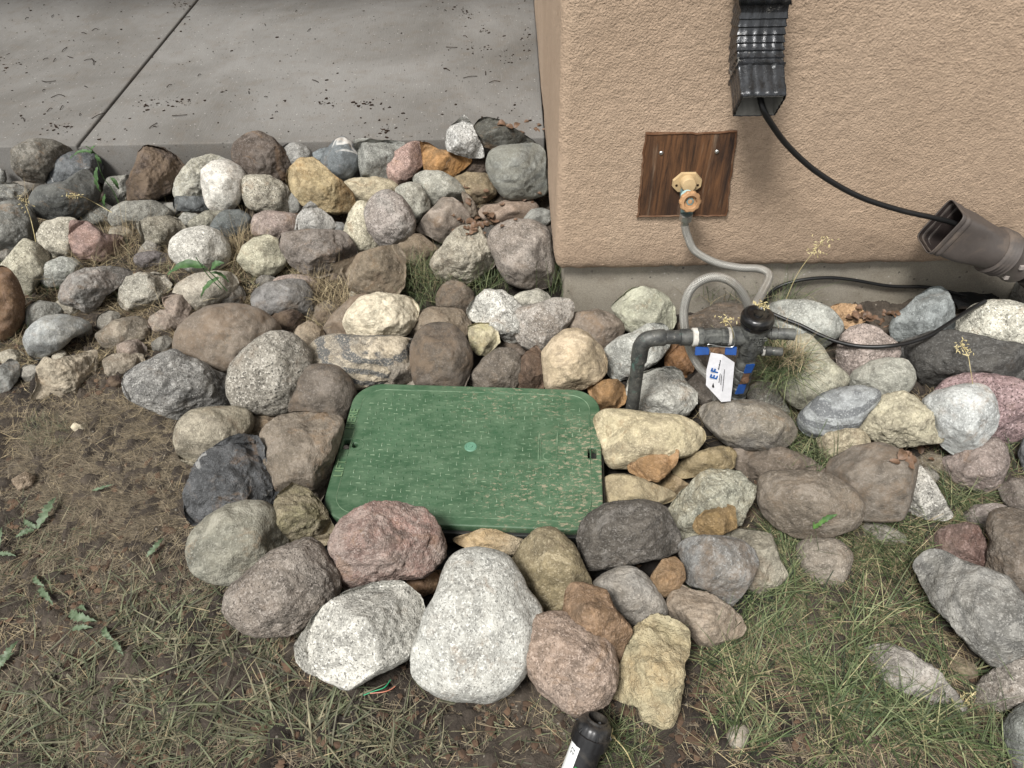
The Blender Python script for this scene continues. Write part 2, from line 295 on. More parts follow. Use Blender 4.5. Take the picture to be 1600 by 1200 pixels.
C|205,720 250,640 330,560 360,520 430,520 490,560 530,620 545,670 480,720 400,790 350,790 280,750|#83766a,#93877a|s.15 r.2 a.5 d.3 l.02|flat faced taupe rock with a rust edge right of the frosted round boulder
C|480,470 530,500 570,560 600,640 550,670 510,640 500,560|#6e6152,#7c6f60|s.1 r.4 l-.02|narrow taupe rock sloping down beside the dry leaves
C|590,600 640,560 700,560 760,530 930,535 970,580 920,640 870,680 780,670 700,680 620,650|#8b7767,#98877a|s.2 r.3 d.4 l-.02|low pinkish tan rock under the large banded boulder
C|690,680 780,640 900,650 870,700 720,720|#9b877a,#8a7568|s.3 r.5 l-.03|sliver of pinkish stone behind the big freckled boulder
C|870,650 920,590 990,580 1040,600 1045,660 1000,700 930,690|#84837d,#74736e|s.2 r.3|small grey stone against the side of the stucco wall
C|650,800 670,730 740,680 830,660 930,660 1010,700 1040,760 1045,860 1065,960 1060,1040 1000,1080 870,1075 770,1040 730,980 700,900 670,850|#80756b,#948b83|s.6 r.2 a.1 d.15 l.02|big freckled brown boulder beside the bottom corner of the stucco
C|295,920 310,880 390,790 440,730 480,705 540,690 600,710 640,780 680,870 690,930 610,1000 520,1040 430,1040 340,1015|#a79f8e,#8f7d66|s.5 r.8 a.4 d.1 l.03|rough tan and white rock left of the big freckled boulder
C|580,700 640,680 710,700 690,780 640,800 600,750|#4f4b46,#5d5953|s.2 r.4 l-.01|dark little rock wedged behind the tan and white rock
F|330,240 370,180 420,158 490,170 550,220 575,300 520,370 400,360 330,310|#75685a,#655a4d|s.1 r.4 d.5|brown dome rising out of the green grass tuft
F|150,510 165,440 220,360 300,322 410,322 480,340 530,390 560,480 480,560 300,560 180,560|#786957,#887a67|s.2 r.4 d.3 l-.01|brown rock right behind the dark egg shaped boulder
F|168,640 175,560 210,480 280,430 360,420 440,440 500,500 545,600 545,680 520,760 490,830 340,830 210,820 180,740|#62574c,#594f45|s.04 r.08 d.5 l.02|dark egg shaped boulder at the middle of the lid's top edge
F|520,350 560,290 640,215 740,218 800,260 860,320 870,450 860,560 820,580 740,520 690,440 600,425 550,400|#bdbab2,#a09d96|s1 r.5 a.6 l.02|black and white granite rock above the lid
F|528,440 590,420 680,425 710,480 722,540 670,590 640,620 590,615 545,575 530,500|#b9ae90,#c5bd7a|s.1 r.6 a.8 l.035|small pale stone with a yellow lichen patch
F|800,270 850,230 960,205 1020,235 1050,275 1030,330 940,350 860,340|#aba698,#9a9588|s.4 r.4 l-.01|cream rock peeping out behind the two toned rock
F|795,350 860,325 960,300 1050,270 1150,270 1185,310 1170,390 1120,460 1050,540 1000,600 930,590 850,550 810,470|#9a938b,#7e6d5c|s.7 r.3 a.3 d.2 l.015|two toned rock, brown at left and pale grey at right, near the foundation corner
F|1120,500 1150,420 1180,360 1250,345 1340,335 1430,375 1490,410 1502,470 1460,530 1380,610 1300,600 1200,560|#796b5e,#877a6c|s.2 r.3 d.4 a.2 l-.01|muddy brown rock at the foot of the foundation left of the pale green rock
F|500,810 560,720 640,630 710,580 790,580 850,620 870,690 850,760 820,840 650,840|#6e6459,#5f564b|s.3 r.3 d.2|leaf shaped brown cobble touching the lid's top edge
F|810,800 825,660 900,600 950,562 990,620 1008,720 995,840 900,850 812,840|#67513f,#5a4738|s.05 r.6 a.9 d.1 l.01|triangular reddish brown rock touching the lid's top edge
F|990,600 1060,520 1130,465 1200,455 1270,490 1340,560 1390,640 1385,720 1340,780 1230,835 1120,840 1020,835 1000,700|#b19e82,#a3906f|s.1 r.3 a.25 d.1 l.025|large creamy tan boulder above the lid's right corner
F|700,570 740,530 810,550 910,570 900,640 820,660 720,620|#5f5246,#6c5f52|s.1 r.4 l-.04|dark brown rock in the gap behind the leaf shaped cobble
G|220,205 280,140 340,90 410,75 500,95 570,140 610,200 620,290 590,340 520,345 440,350 350,360 300,330 280,280|#a5a48f,#b4b19c|s.2 b.4 r.4 a.4 l.02|pale green layered rock leaning on the foundation
G|170,480 210,430 290,380 350,365 440,310 540,310 580,360 580,440 520,530 420,600 340,640 250,660 200,610 190,540|#aaaaa3,#8f8f8a|s.4 b.3 r.4 a.3 l.01|white veined rock behind the copper pipe elbow
G|560,540 580,430 650,425 730,440 738,500 735,590 700,650 650,640 570,600|#7f5932,#6b4a2c|s.05 r.6 a.9 d.05|rust orange block under the horizontal copper pipe
G|322,720 340,640 470,595 600,578 650,600 690,680 745,730 752,800 690,870 600,885 470,880 400,860 340,810|#a9a79f,#97958d|s.5 r.4 a.7 d.05 l.01|pale grey block right of the copper riser
G|70,690 100,665 250,655 300,690 322,750 300,800 230,850 140,880 100,800|#936f43,#7d5e38|s.05 r.5 a.95 d.05|honey brown block at the lid's top right corner
G|118,905 150,860 230,842 340,850 490,870 590,870 660,885 740,930 790,990 785,1040 720,1120 600,1150 500,1160 400,1180 340,1200 230,1200 170,1130 150,1020|#bbad8a,#a8987a|s.2 r.3 a.35 d.1 l.03|large cream boulder at the right side of the lid
G|780,850 800,810 880,795 990,785 1120,785 1240,820 1330,890 1375,970 1370,1010 1300,1070 1190,1090 1060,1090 960,1070 870,990 800,910|#7b7264,#6a6868|s.3 r.3 a.15 d.2 l.03|lens shaped grey brown boulder below the paper tag
G|610,350 680,270 760,240 890,180 1020,185 1090,230 1100,340 1000,430 700,420 620,390|#5b5045,#6a5e52|s.1 r.4 a.3 d.4 l-.03|large flat brown rock behind the brass assembly
G|690,680 780,600 860,590 950,620 1010,700 980,800 800,820 740,780|#736a61,#857b71|s.3 r.4 l-.03|dull grey rock behind the paper tag
G|1070,770 1100,690 1180,650 1250,680 1310,800 1345,880 1260,880 1160,830|#8a877d,#7a776e|s.7 r.4 a.2 l-.03|speckled grey rock between grass and the lens shaped boulder
H|-30,260 10,185 110,160 230,158 330,180 410,230 462,300 460,350 420,400 330,455 260,430 160,420 60,350|#a1a29b,#92938d|s.4 r.15 l.01|smooth light grey boulder crossed by the black cable
H|60,560 90,480 160,390 260,375 330,455 370,520 440,580 500,620 505,680 430,720 320,760 250,810 210,845 120,780 70,680|#9a9683,#8c8977|s.3 r.2 a.2 l.02|long khaki boulder right of the grass clump at the valves
H|390,200 450,180 550,185 590,220 612,280 560,320 500,345 450,310|#c19a6e,#b08a62|s.2 r.6 a.7|small orange rock by the foundation
H|425,500 440,430 460,380 520,330 600,310 680,325 740,380 810,430 820,490 800,530 690,560 600,590 530,630 480,610 440,560|#9b8c84,#aa9b92|s.8 r.4 a.3 l.01|pink granite rock under the middle of the cable loop
H|768,320 790,250 860,210 940,130 1020,80 1080,75 1120,110 1155,190 1162,290 1150,350 1050,370 960,385 870,400 800,410 775,370|#7d8282,#8e9392|s.4 r.3 a.4 l.02|blue grey rock leaning toward the foundation behind the cable loop
H|1160,310 1190,270 1290,190 1390,158 1500,160 1620,190 1720,280 1700,420 1620,470 1500,450 1370,430 1220,390|#c3bfb0,#b4b0a2|s1 r.2 a.1 l.02|big white speckled boulder at the right edge under the cable
H|820,480 830,430 900,400 1060,350 1180,355 1330,390 1450,415 1560,430 1680,470 1700,580 1620,650 1450,650 1300,640 1220,650 1100,690 1000,695 930,650 900,570 840,520|#4a4845,#57544f|s.25 r.4 a.35 d.1 l.015|very large charcoal boulder at the right
H|510,650 540,600 640,540 760,520 860,530 910,590 918,660 880,730 820,755 700,770 600,730 520,700|#98978c,#a9a69a|s.3 r.15 l.015|oval light grey cobble left of the charcoal boulder
H|190,890 230,830 330,750 450,705 560,695 680,715 710,750 660,820 600,890 560,950 450,990 330,1010 270,1005 210,960|#9da0a1,#76797d|s.15 b.75 r.2 a.1 l.015|light grey cobble with curved dark stripes
H|565,940 590,880 660,820 720,755 830,735 900,755 960,810 1020,870 1090,950 1102,1010 1070,1050 980,1045 900,1060 800,1070 700,1040 600,1000|#c3ba9e,#9c927c|s.15 b.3 r.9 a.4 d.05 l.02|creamy pitted rock right of the striped cobble
H|962,790 1050,730 1180,700 1290,680 1360,700 1420,780 1437,880 1420,960 1360,1040 1290,1090 1210,1130 1140,1100 1080,1050 1060,980 1040,920 1000,850|#adafae,#9fa09c|s.4 r.15 a.3 l.045|whitish grey rock with a dark dished top
H|1040,740 1130,650 1250,620 1400,625 1560,650 1680,720 1720,850 1640,980 1520,1040 1400,1040 1300,950 1150,860|#8d7374,#a88f8c|s1 r.4 a.2 l-.01|maroon and white speckled boulder at the right edge
H|310,1020 350,960 430,940 530,945 600,980 640,1040 600,1090 500,1130 400,1160 330,1130|#a79b80,#8a7b63|s.3 r.5 a.2|cream and brown rock in front of the striped cobble
N|1080,270 1200,230 1290,190 1370,140 1430,140 1480,190 1505,280 1480,350 1450,440 1350,480 1230,450 1130,400 1070,330|#83756e,#9c8480|s.5 r.4 a.2 l-.02|pinkish grey rock in grass under the dished white rock
N|900,280 1010,220 1090,250 1110,350 1060,420 980,380|#6d6251,#7f735f|s.4 r.6 l-.05|mottled brown stone between the wide muddy rock and the grass
N|380,300 420,260 540,200 690,172 770,200 880,250 935,270 915,400 885,530 860,600 830,645 720,650 600,650 500,600 430,480 380,380|#70665b,#7b7166|s.08 r.1 a.3 d.5 l.02|wide smooth muddy rock with a square right side
N|900,270 980,340 1050,440 1110,540 1155,620 1100,648 980,640 880,600 850,500 860,400|#a9a59d,#94908a|s.9 r.4 a.5 l-.005|white speckled wedge behind the wide smooth muddy rock
N|-60,440 -50,380 20,350 120,350 260,355 380,370 470,420 560,490 592,560 580,640 540,700 430,740 300,755 190,755 60,695 -20,615 -55,520|#6e6356,#7c7062|s.2 r.3 a.3 d.3 l.03|large brown boulder with a torn green leaf on it
N|-240,230 -200,205 -60,200 80,195 200,240 290,290 370,340 370,380 250,400 120,400 20,390 -40,395 -130,380 -200,320 -240,280|#74675a,#665a4e|s.05 b.2 r.5 a.8 d.3 t.7|flat brown slab like rock behind the boulder with the torn leaf
N|180,840 200,790 290,760 420,770 490,820 525,870 510,960 460,1050 330,1060 240,990 200,920|#8a7f72,#978c7e|s.2 r.4 d.3 l-.025|round tan rock sunk in the grass at lower right
N|550,680 640,650 740,680 850,740 870,800 700,810 600,770|#7a746a,#6c665d|s.3 r.4 l-.04|low grey rock under green blades below the wide muddy rock
N|975,800 1000,760 1120,690 1230,665 1310,690 1350,760 1370,860 1350,950 1290,940 1180,890 1050,850 990,850|#6b5047,#7d6e66|s.4 r.5 a.6 l-.005|rock with a maroon flat top above the big grey gnarled boulder
N|1360,720 1390,620 1450,580 1560,590 1680,650 1720,900 1640,1130 1570,1100 1450,1050 1360,980 1370,850 1400,780|#665b50,#746a5f|s.2 r.4 a.2 d.3 l.02|dark taupe boulder cut by the right edge
N|935,940 960,890 1040,845 1130,855 1190,910 1260,930 1380,970 1500,1020 1560,1100 1700,1250 1680,1400 1560,1500 1460,1560 1380,1540 1290,1450 1180,1310 1060,1200 990,1080 950,1000|#827f79,#6d6c6a|s.4 b.35 r.4 a.4 d.15 l.02|big grey gnarled boulder at the lower right edge
N|1210,620 1290,560 1420,545 1500,570 1460,640 1400,720 1300,690 1230,660|#7b706a,#8a7f79|s.3 r.4 l-.02|pinkish grey rock behind the maroon topped rock
N|1440,440 1530,390 1640,400 1700,500 1620,610 1520,600 1460,520|#6d625a,#8a8077|s.4 b.4 r.5|marbled brown rock at the right edge above the dark taupe boulder
N|1560,230 1600,130 1680,160 1720,260 1690,360 1600,360|#555658,#636466|s.2 r.3|dark grey rock cut by the right edge below the maroon boulder
O|540,580 640,520 780,510 900,560 960,640 1040,680 1120,760 1200,840 1250,910 1150,950 1030,890 920,810 780,740 660,680|#8f8880,#a39d96|s.5 r.5 a.4 d.3 l-.035 t.6|long pale rock lying under the grass at lower right
O|1100,600 1200,585 1300,640 1310,710 1220,730 1110,690|#7d6f58,#8c7d66|s.1 r.5 a.5 d.3 l-.02|tan chunk beside the grass under the big gnarled boulder
O|1290,880 1280,800 1340,720 1430,650 1520,600 1680,560 1740,700 1700,820 1560,890 1400,940|#8c837a,#70685f|s.7 r.4 a.2 d.3|grey speckled rock cut by the right edge below the gnarled boulder
O|1470,1000 1560,900 1680,840 1760,1000 1720,1250 1560,1290 1480,1160|#6c6e69,#7b7c77|s.3 r.3|smooth grey rock in the bottom right corner
M|1100,1070 1130,1020 1200,1005 1240,1040 1235,1110 1200,1165 1150,1175 1110,1130|#91887a,#877e70|s.05 r.1 a.1 d.1 l-.01|lone round beige pebble on bare soil at the bottom
O|570,990 640,990 700,1090 740,1200 640,1210 570,1100|#4f3e34,#5a483c|s.0 r.4 a.5 d.3 l-.03|reddish brown stone sunk in the grass near the bottom edge
I|92,250 110,170 190,90 300,68 460,65 560,90 580,170 540,250 440,310 330,370 260,410 200,425 140,390 100,320|#8e8571,#7d7467|s.4 r.12 d.3 l.01|smooth tan and green tinted cobble left of the two dark slate rocks
I|490,245 520,190 600,90 680,100 760,92 790,130 740,200 680,260 590,280|#7b6b56,#8c7e66|s.3 r.5 a.5 d.3 l-.005|small brown wedge between the tan cobble and the big brown lidside rock
I|155,610 210,460 280,370 380,290 480,242 600,262 640,340 680,500 720,600 720,650 640,680 460,700 330,740 220,800 170,720|#4a4b4d,#66676a|s.15 b.1 r.6 a.8 d.05 v.4 l.02|dark blue black angular boulder on the left of the ring
I|625,240 650,200 740,130 870,98 960,110 1080,120 1135,150 1130,220 1090,360 1060,500 1010,620 960,690 860,690 760,660 700,560 670,480 650,340 630,290|#75695b,#837767|s.2 r.4 a.45 d.3 l.015|big brown rock touching the left edge of the lid
I|722,670 740,620 830,545 930,590 980,640 1040,720 1090,830 1060,900 1000,930 900,900 830,915 770,880 725,820 720,740|#83775f,#8f8a60|s.2 r.6 a.9 d.1 l.035|angular mossy tan rock at the lid's bottom left corner
I|170,960 200,850 290,760 400,690 530,658 640,660 720,710 760,830 800,930 780,1010 700,1080 560,1140 440,1175 330,1150 230,1110 190,1060|#817d6f,#73756a|s.2 r.35 a.3 d.25 l.01|large greenish grey boulder with a crack at the left of the ring
J|60,480 80,390 130,350 200,290 290,220 390,160 470,130 570,80 640,130 700,220 745,290 755,400 740,470 660,540 560,620 460,670 340,690 230,680 150,650 80,600 60,550|#796e64,#8d857c|s.8 r.5 a.25 d.2 l.03|large brown granite boulder at the lower left of the ring
J|700,130 730,70 790,-30 840,-70 900,-110 1000,-130 1130,-130 1250,-100 1340,-50 1390,60 1405,190 1360,250 1290,320 1210,330 1140,330 1060,345 1000,360 920,390 860,400 790,380 770,300 740,220 710,190|#8e7d74,#a3766a|s.5 r.7 a.5 d.05 l.05|large pink granite rock overlapping the lid's bottom left edge
J|1180,340 1290,310 1340,290 1400,285 1408,330 1390,380 1320,430 1250,470 1205,430|#78593c,#8f7554|s.05 b.3 r.5 a.5 l-.005|small brown chip wedged below the large pink granite rock
J|497,770 520,710 600,590 680,510 800,430 900,400 1030,365 1140,362 1190,400 1250,460 1275,530 1270,640 1230,760 1170,840 1050,900 930,960 820,1028 760,1000 640,940 540,890 505,830|#b0ada5,#9d9b94|s.85 r.3 a.75 d.02 l.02|big white granite boulder with a flat broken side at the bottom of the ring
K|185,900 190,800 230,660 290,530 340,440 370,350 380,270 440,200 530,168 640,172 740,195 800,240 850,340 900,440 960,500 980,530 970,600 920,700 900,800 880,910 820,990 740,1060 640,1090 500,1075 380,1070 280,1010 210,960|#afaea8,#a39f96|s.65 r.12 a.1 d.05 l.02 t.75|largest pale white boulder at the bottom of the ring, longer than wide
K|425,90 520,60 620,30 700,35 800,70 890,105 870,160 820,190 700,178 550,162 480,125|#a88f68,#c9bba0|s.05 r.6 a.6 d.05 l.03|thin tan and white sliver of rock below the lid
K|795,250 820,200 880,110 960,40 1040,20 1110,50 1190,140 1240,260 1285,340 1290,430 1230,500 1110,550 1000,525 890,475 830,400 805,330|#8b7d5d,#7b6e55|s.35 r.3 a.5 d.1 l.02|olive brown dome shaped rock below the lid
K|1125,570 1140,420 1180,370 1260,375 1320,400 1390,420 1430,520 1500,590 1550,660 1500,750 1450,880 1400,860 1360,780 1300,710 1200,690 1150,640|#86694c,#796048|s.2 r.5 a.4 d.2 l.05|knobbly reddish brown rock lying on two others in the lower ring
K|822,720 870,630 960,570 1080,555 1180,570 1300,620 1400,720 1450,860 1450,980 1400,1100 1300,1150 1240,1188 1180,1180 1110,1140 1040,1070 980,1030 920,940 840,830|#8e7969,#a08d80|s.6 r.4 a.3 d.2 l.01|large pinkish brown boulder behind the sprinkler body
L|180,560 200,480 250,410 340,360 450,335 560,330 670,350 720,380 770,470 805,560 800,640 640,690 480,720 340,755 230,755 200,680|#57514a,#625b53|s.45 r.5 a.4 d.05 l.035|dark grainy boulder overlapping the lid's bottom right corner
L|330,210 370,170 460,165 560,190 680,240 785,280 760,330 600,370 450,380 335,370|#a19271,#8c7c60|s.1 r.3 a.4 d.1 l-.005|smooth tan wedge against the right edge of the lid
L|485,110 560,60 700,25 800,10 790,90 730,160 670,210 600,200 500,150|#97744a,#86643d|s.05 r.5 a.95 d.05 l.055 t.5|orange brown slab resting on the large cream boulder
L|765,160 780,110 860,50 980,5 1060,-10 1120,0 1155,30 1150,70 1140,125 1060,150 960,170 820,190|#95835f,#86744f|s.1 r.5 a.6 d.1 l.01|tan oblong rock below the lens shaped boulder
L|660,230 740,150 790,180 875,235 800,300 720,290|#86714f,#9a8763|s.1 r.5 a.8 l-.01|small tan broken stone under the orange brown slab
L|735,390 800,310 870,250 900,200 990,150 1180,148 1210,200 1275,240 1260,330 1210,400 1190,470 1100,500 950,530 860,555 810,565 770,480|#9d9b8a,#b8a987|s.5 b.1 r.7 a.75 d.05 l.02|craggy pale grey rock with a cream crust
L|893,490 920,430 1000,370 1100,355 1150,370 1162,500 1060,545 980,560 920,530|#947848,#7c6440|s.05 b.4 r.6 a.9 l.06|small gold splintery rock sitting on the craggy pale rock
L|800,620 860,570 960,555 1090,555 1200,580 1270,640 1300,720 1260,810 1210,900 1130,985 1060,940 980,880 880,860 845,820 835,720|#7c7c7b,#7f7060|s.4 r.3 a.4 d.45 l.025|blue grey rock with muddy brown rim in the lower right ring
L|1080,560 1180,510 1300,525 1380,550 1400,620 1430,700 1480,790 1400,860 1310,910 1230,860 1180,700|#8a8373,#9a9382|s.2 r.6 a.6 d.3 l-.01|beige broken rock behind the muddy rimmed blue grey rock
L|605,870 640,790 700,700 780,680 830,740 845,820 800,880 720,925 640,915|#8c6d4a,#a08866|s.1 r.5 a.5 d.1 l.045|small tan egg shaped rock left of the muddy rimmed rock
L|255,860 340,790 450,745 530,750 600,800 660,880 710,960 722,1040 640,1110 540,1130 440,1070 340,980 280,900|#857d73,#a3a09b|s.4 b.1 r.3 a.1 d.15 l0|grey and white streaked dome behind the knobbly brown rock
M|725,260 750,200 820,138 880,170 990,190 1100,260 1180,330 1212,400 1190,450 1080,485 1000,515 930,510 880,440 800,400 740,330|#8b7c6b,#978878|s.15 r.4 a.5 d.3 l0|flat taupe rock with dark spots at the right end of the ring
L|1190,480 1240,390 1310,370 1350,460 1330,520 1220,530|#3f352c,#4a3f35|s.0 r.4 d.3 l-.06|dark brown stone deep in the gap right of the craggy rock
M|375,780 410,690 430,600 470,500 530,400 600,350 700,335 780,370 860,430 865,530 855,590 830,640 820,780 800,900 750,1000 700,1020 640,990 560,970 555,890 480,870 400,840|#b5a986,#b39462|s.05 b.15 r.9 a.6 d.1 l.01 t.6|tall cream and yellow slab of layered rock at the bottom of the ring
P|1578,470 1590,440 1640,430 1670,470 1640,500 1590,492|#77756f,#8a8882|s.5 r.4|grey rock at the right edge close under the brown pipe
"""
# ---------------------------------------------------------------- ground (one sheet out to the horizon)
def axis(a, b, step, far):
    mid = np.arange(a, b+step/2, step); out = [a]; s = step
    while out[-1] > -far: s *= 1.35; out.append(out[-1]-s)
    lo = out[1:][::-1]; out = [mid[-1]]; s = step
    while out[-1] < far: s *= 1.35; out.append(out[-1]+s)
    return np.concatenate([lo, mid, out[1:]])
def make_ground():
    xs = axis(-1.75, 1.75, .0065, 60); ys = axis(.3, 2.25, .0065, 60)
    X, Y = np.meshgrid(xs, ys); Z = ground_z(X, Y)
    q = np.stack([X, Y, 0*X], -1).reshape(-1, 3)
    clod = np.clip(fbm(q*48, 4, 21, .6), -.15, 1)*.024 + np.clip(fbm(q*110, 2, 31), 0, 1)*.012
    near = ((np.abs(X) < 2.2) & (Y < 2.5) & (Y > 0)).astype(float)
    Z = Z + clod.reshape(X.shape)*near
    # keep soil below the lid, the slab and the foundation
    Z = np.where((Y > SLABY-.01) & (X < XC+.02), np.minimum(Z, .03), Z)
    V = np.stack([X, Y, Z], -1).reshape(-1, 3); nx, ny = len(xs), len(ys)
    i = np.arange(nx-1)[None, :] + nx*np.arange(ny-1)[:, None]; i = i.ravel()
    Fc = np.stack([i, i+1, i+1+nx, i+nx], -1)
    N = NT('soil'); v = N.obj()
    a = N.noise(v, 3.2, 5, .6); b = N.noise(v, 40, 6, .75); c = N.noise(v, 230, 4, .7)
    col = N.mix(N.rmp(a, .4, .6), lin('#332d28', .7), lin('#5a5147', .72))
    k = N.rmp(b, .3, .7, .55, 1.5); col = N.mix(1., col, N.n('CombineColor', i_0=k, i_1=k, i_2=k).outputs[0], 'MULTIPLY')
    col = N.mix(N.rmp(c, .58, .72, 0, .5), col, lin('#85796a', .7))
    vo = N.n('TexVoronoi', i_Vector=v, i_Scale=120.)
    col = N.mix(N.math('MULTIPLY', N.rmp(N.n('SeparateColor', i_0=vo.outputs['Color']).outputs[0], .93, .95), N.rmp(vo.outputs[0], .3, .2)), col, lin('#8f887c', .8))
    sxg = N.n('VectorMath', operation='DISTANCE', i_0=v); sxg.inputs[1].default_value = (0, 1.16, 0)
    damp_shade = N.math('ADD', N.rmp(sxg.outputs['Value'], .62, .42), N.math('SUBTRACT', N.noise(v, 12, 5, .7), .5))  # damp soil plus shade of the stone gaps, both darkened into the colour
    col = N.mix(N.rmp(damp_shade, .3, .7, 0, .75), col, lin('#1e1a17', .7))
    h = N.math('ADD', N.noise(v, 140, 6, .75), N.math('MULTIPLY', b, 1.5))
    m = N.out(col, N.bump(h, .006, .9), .95)
    return tag(link_mesh('ground', npmesh('ground', V, Fc), m), kind='structure')
make_ground()
# ---------------------------------------------------------------- rocks
exec_rows = []
for ln in ROCKS.strip().split('\n'):
    t, pts, cols, opt, lab = ln.split('|')
    ox, oy = TILES.get(t, (0, 0)); sc = 1.0 if t == 'P' else 4.0
    P = np.array([[ox+float(a)/sc, oy+float(b)/sc] for a, b in (q.split(',') for q in pts.split())])
    kw = {}
    for o in opt.split():
        i = 2 if o[:2] == 'gs' else 1
        kw[o[:i]] = float(o[i:])
    exec_rows.append((P, cols.split(','), kw, lab))
_ico = {}
def ico(n):
    if n not in _ico:
        bm = bmesh.new(); bmesh.ops.create_icosphere(bm, subdivisions=n, radius=1)
        _ico[n] = (np.array([v.co[:] for v in bm.verts]), np.array([[v.index for v in f.verts] for f in bm.faces])); bm.free()
    return _ico[n]
def area_centroid(P):
    x, y = P[:, 0], P[:, 1]; x2, y2 = np.roll(x, -1), np.roll(y, -1); c = x*y2-x2*y; A = c.sum()/2
    return np.array([((x+x2)*c).sum(), ((y+y2)*c).sum()])/(6*A), abs(A)
def make_rock(i, P, cols, kw, lab):
    r = np.random.default_rng(100+i)
    C, A = area_centroid(P); d = ray(*C); n = -d
    u = Vector((0, 1, 0)).cross(n).normalized() if False else (CR - n*CR.dot(n)).normalized()
    v = n.cross(u)
    U = []
    for p in P:
        dd = ray(*p); q = dd/dd.dot(d) - d; U.append((q.dot(u), q.dot(v)))
    U = np.array(U)*(1.14 if (C[0] < 620 and 290 < C[1] < 640 and math.sqrt(A) < 105) else 1.06)                                        # outline at unit distance
    K = 144; th = np.linspace(-math.pi, math.pi, K, endpoint=False); R = np.zeros(K)
    a = U; b = np.roll(U, -1, 0); e = b-a
    for k, t_ in enumerate(th):
        dx, dy = math.cos(t_), math.sin(t_)
        den = dx*e[:, 1]-dy*e[:, 0]; den[abs(den) < 1e-12] = 1e-12
        s = (a[:, 0]*e[:, 1]-a[:, 1]*e[:, 0])/den; w_ = (a[:, 0]*dy-a[:, 1]*dx)/den
        ok = (w_ >= -1e-6) & (w_ <= 1+1e-6) & (s > 0); R[k] = s[ok].max() if ok.any() else 0
    ang = min(1., kw.get('a', .2)*1.25+.06); sg = 2.*(1-ang)+.6
    kk = np.exp(-.5*(np.arange(-9, 10)/sg)**2); kk /= kk.sum()
    R = np.convolve(np.concatenate([R[-9:], R, R[:9]]), kk, 'valid')
    w2, h2 = np.ptp(U[:, 0])/2, np.ptp(U[:, 1])/2
    T0 = kw.get('t', .88)*min(w2, h2)*.5 + kw.get('t', .88)*.25*(w2+h2)
    T0 = min(T0, min(w2, h2)*1.15)
    lift = kw.get('l', 0.); lift = lift*.5 if lift < 0 else lift; g = kw.get('w', None); t = (0.03-CAMZ)/d.z
    for _ in range(4):
        Q = Vector((0, 0, CAMZ)) + d*t
        gz = g if g is not None else float(ground_z(np.array([Q.x]), np.array([Q.y]))[0])
        ez = math.hypot(h2*t*v.z, T0*t*n.z); ey = math.hypot(h2*t*v.y, T0*t*n.y)
        t = (gz + ez*.88 + lift - CAMZ)/d.z
        if g is None:
            if C[0] < 862: t = min(t, (SLABY-.015-ey)/d.y)
            elif C[1] < 560: t = min(t, (YW+.022-.01-ey)/d.y)
    Cn = Vector((0, 0, CAMZ)) + d*t
    szp = math.sqrt(A); lv = 6 if szp > 62 else (5 if szp > 26 else 4)
    D, Fc = ico(lv)
    # random roll so icosphere pattern does not line up
    tht = np.arctan2(D[:, 1], D[:, 0]); cz = np.sqrt(np.clip(1-D[:, 2]**2, 0, 1))
    Rt = np.interp(tht, np.append(th, math.pi), np.append(R, R[0]))
    ell = 1/np.sqrt((np.cos(tht)/w2)**2+(np.sin(tht)/h2)**2)
    wt = np.abs(D[:, 2])**2; Rt = Rt*(1-wt)+ell*.9*wt
    rr = cz**(.9-.12*ang)*Rt*t
    x = rr*np.cos(tht); y = rr*np.sin(tht); z = np.sign(D[:, 2])*np.abs(D[:, 2])**(1.0)*T0*t
    T = T0*t; W, H = w2*t, h2*t; sz = (W+H)/2
    # large soft lumps, then broken facets, cut along the view normal so that the outline stays
    q = np.stack([x, y, z], -1)/sz
    z = z*(1+.22*fbm(q*1.3+i*3.1, 2, i))
    nf = int(3+ang*8)
    for side in (1, -1):
        for f_ in range(nf if side > 0 else 3):
            az = r.uniform(0, 2*math.pi); nz = r.uniform(.45, .93); hx = math.sqrt(1-nz*nz)
            a_, b_ = hx*math.cos(az), hx*math.sin(az)
            sup = math.sqrt((a_*W)**2+(b_*H)**2+(nz*T)**2)
            hh = sup*(1-ang*r.uniform(.12, .46)-r.uniform(0, .07))
            lim = np.maximum((hh-a_*x-b_*y)/nz, -.25*T)
            sm = .03*T*(1.25-ang)
            if side > 0: z = np.where(z > 0, -sm*np.logaddexp(-z/sm, -lim/sm), z)
            else: z = np.where(z < 0, -np.minimum(-z, lim), z)
    rg = kw.get('r', .3)
    Lp = np.stack([x, y, z], -1)
    q = Lp/sz
    nrm = q/np.maximum(np.linalg.norm(q, axis=1, keepdims=True), 1e-6)
    f1 = fbm(q*2.2+i*1.7, 4, 40+i); f2 = fbm(q*7+i, 4, 80+i, .6)
    f3 = fbm(q*17+i, 3, 90+i, .6); dis = f1*(.055+.10*rg) + f2*(.02+.075*rg) + f3*(.004+.022*rg)
    if rg > .35:                                            # pits and broken steps
        rid = 1-np.abs(fbm(q*3.1+i*5, 3, 120+i))*2; dis = dis - np.clip(rid-.8, 0, 1)*.22*rg
        st = fbm(q*1.8+i*2.2, 2, 150+i)*5; dis = dis + (np.abs((st % 1)-.5))*.05*rg
    edge = .45+.55*np.abs(D[:, 2])
    Lp = Lp + nrm*(dis*edge*sz)[:, None]
    if kw.get('b', 0) > .3 and rg > .1: Lp[:, 2] += .006*np.sin(Lp[:, 1]*260+4*f1)*sz
    M = np.array([u[:], v[:], n[:]])
    me = npmesh('rock', Lp @ M, Fc)
    nm = 'pebble' if szp < 18 else ('boulder' if szp > 125 else 'rock')
    s = kw.get('s', .3)
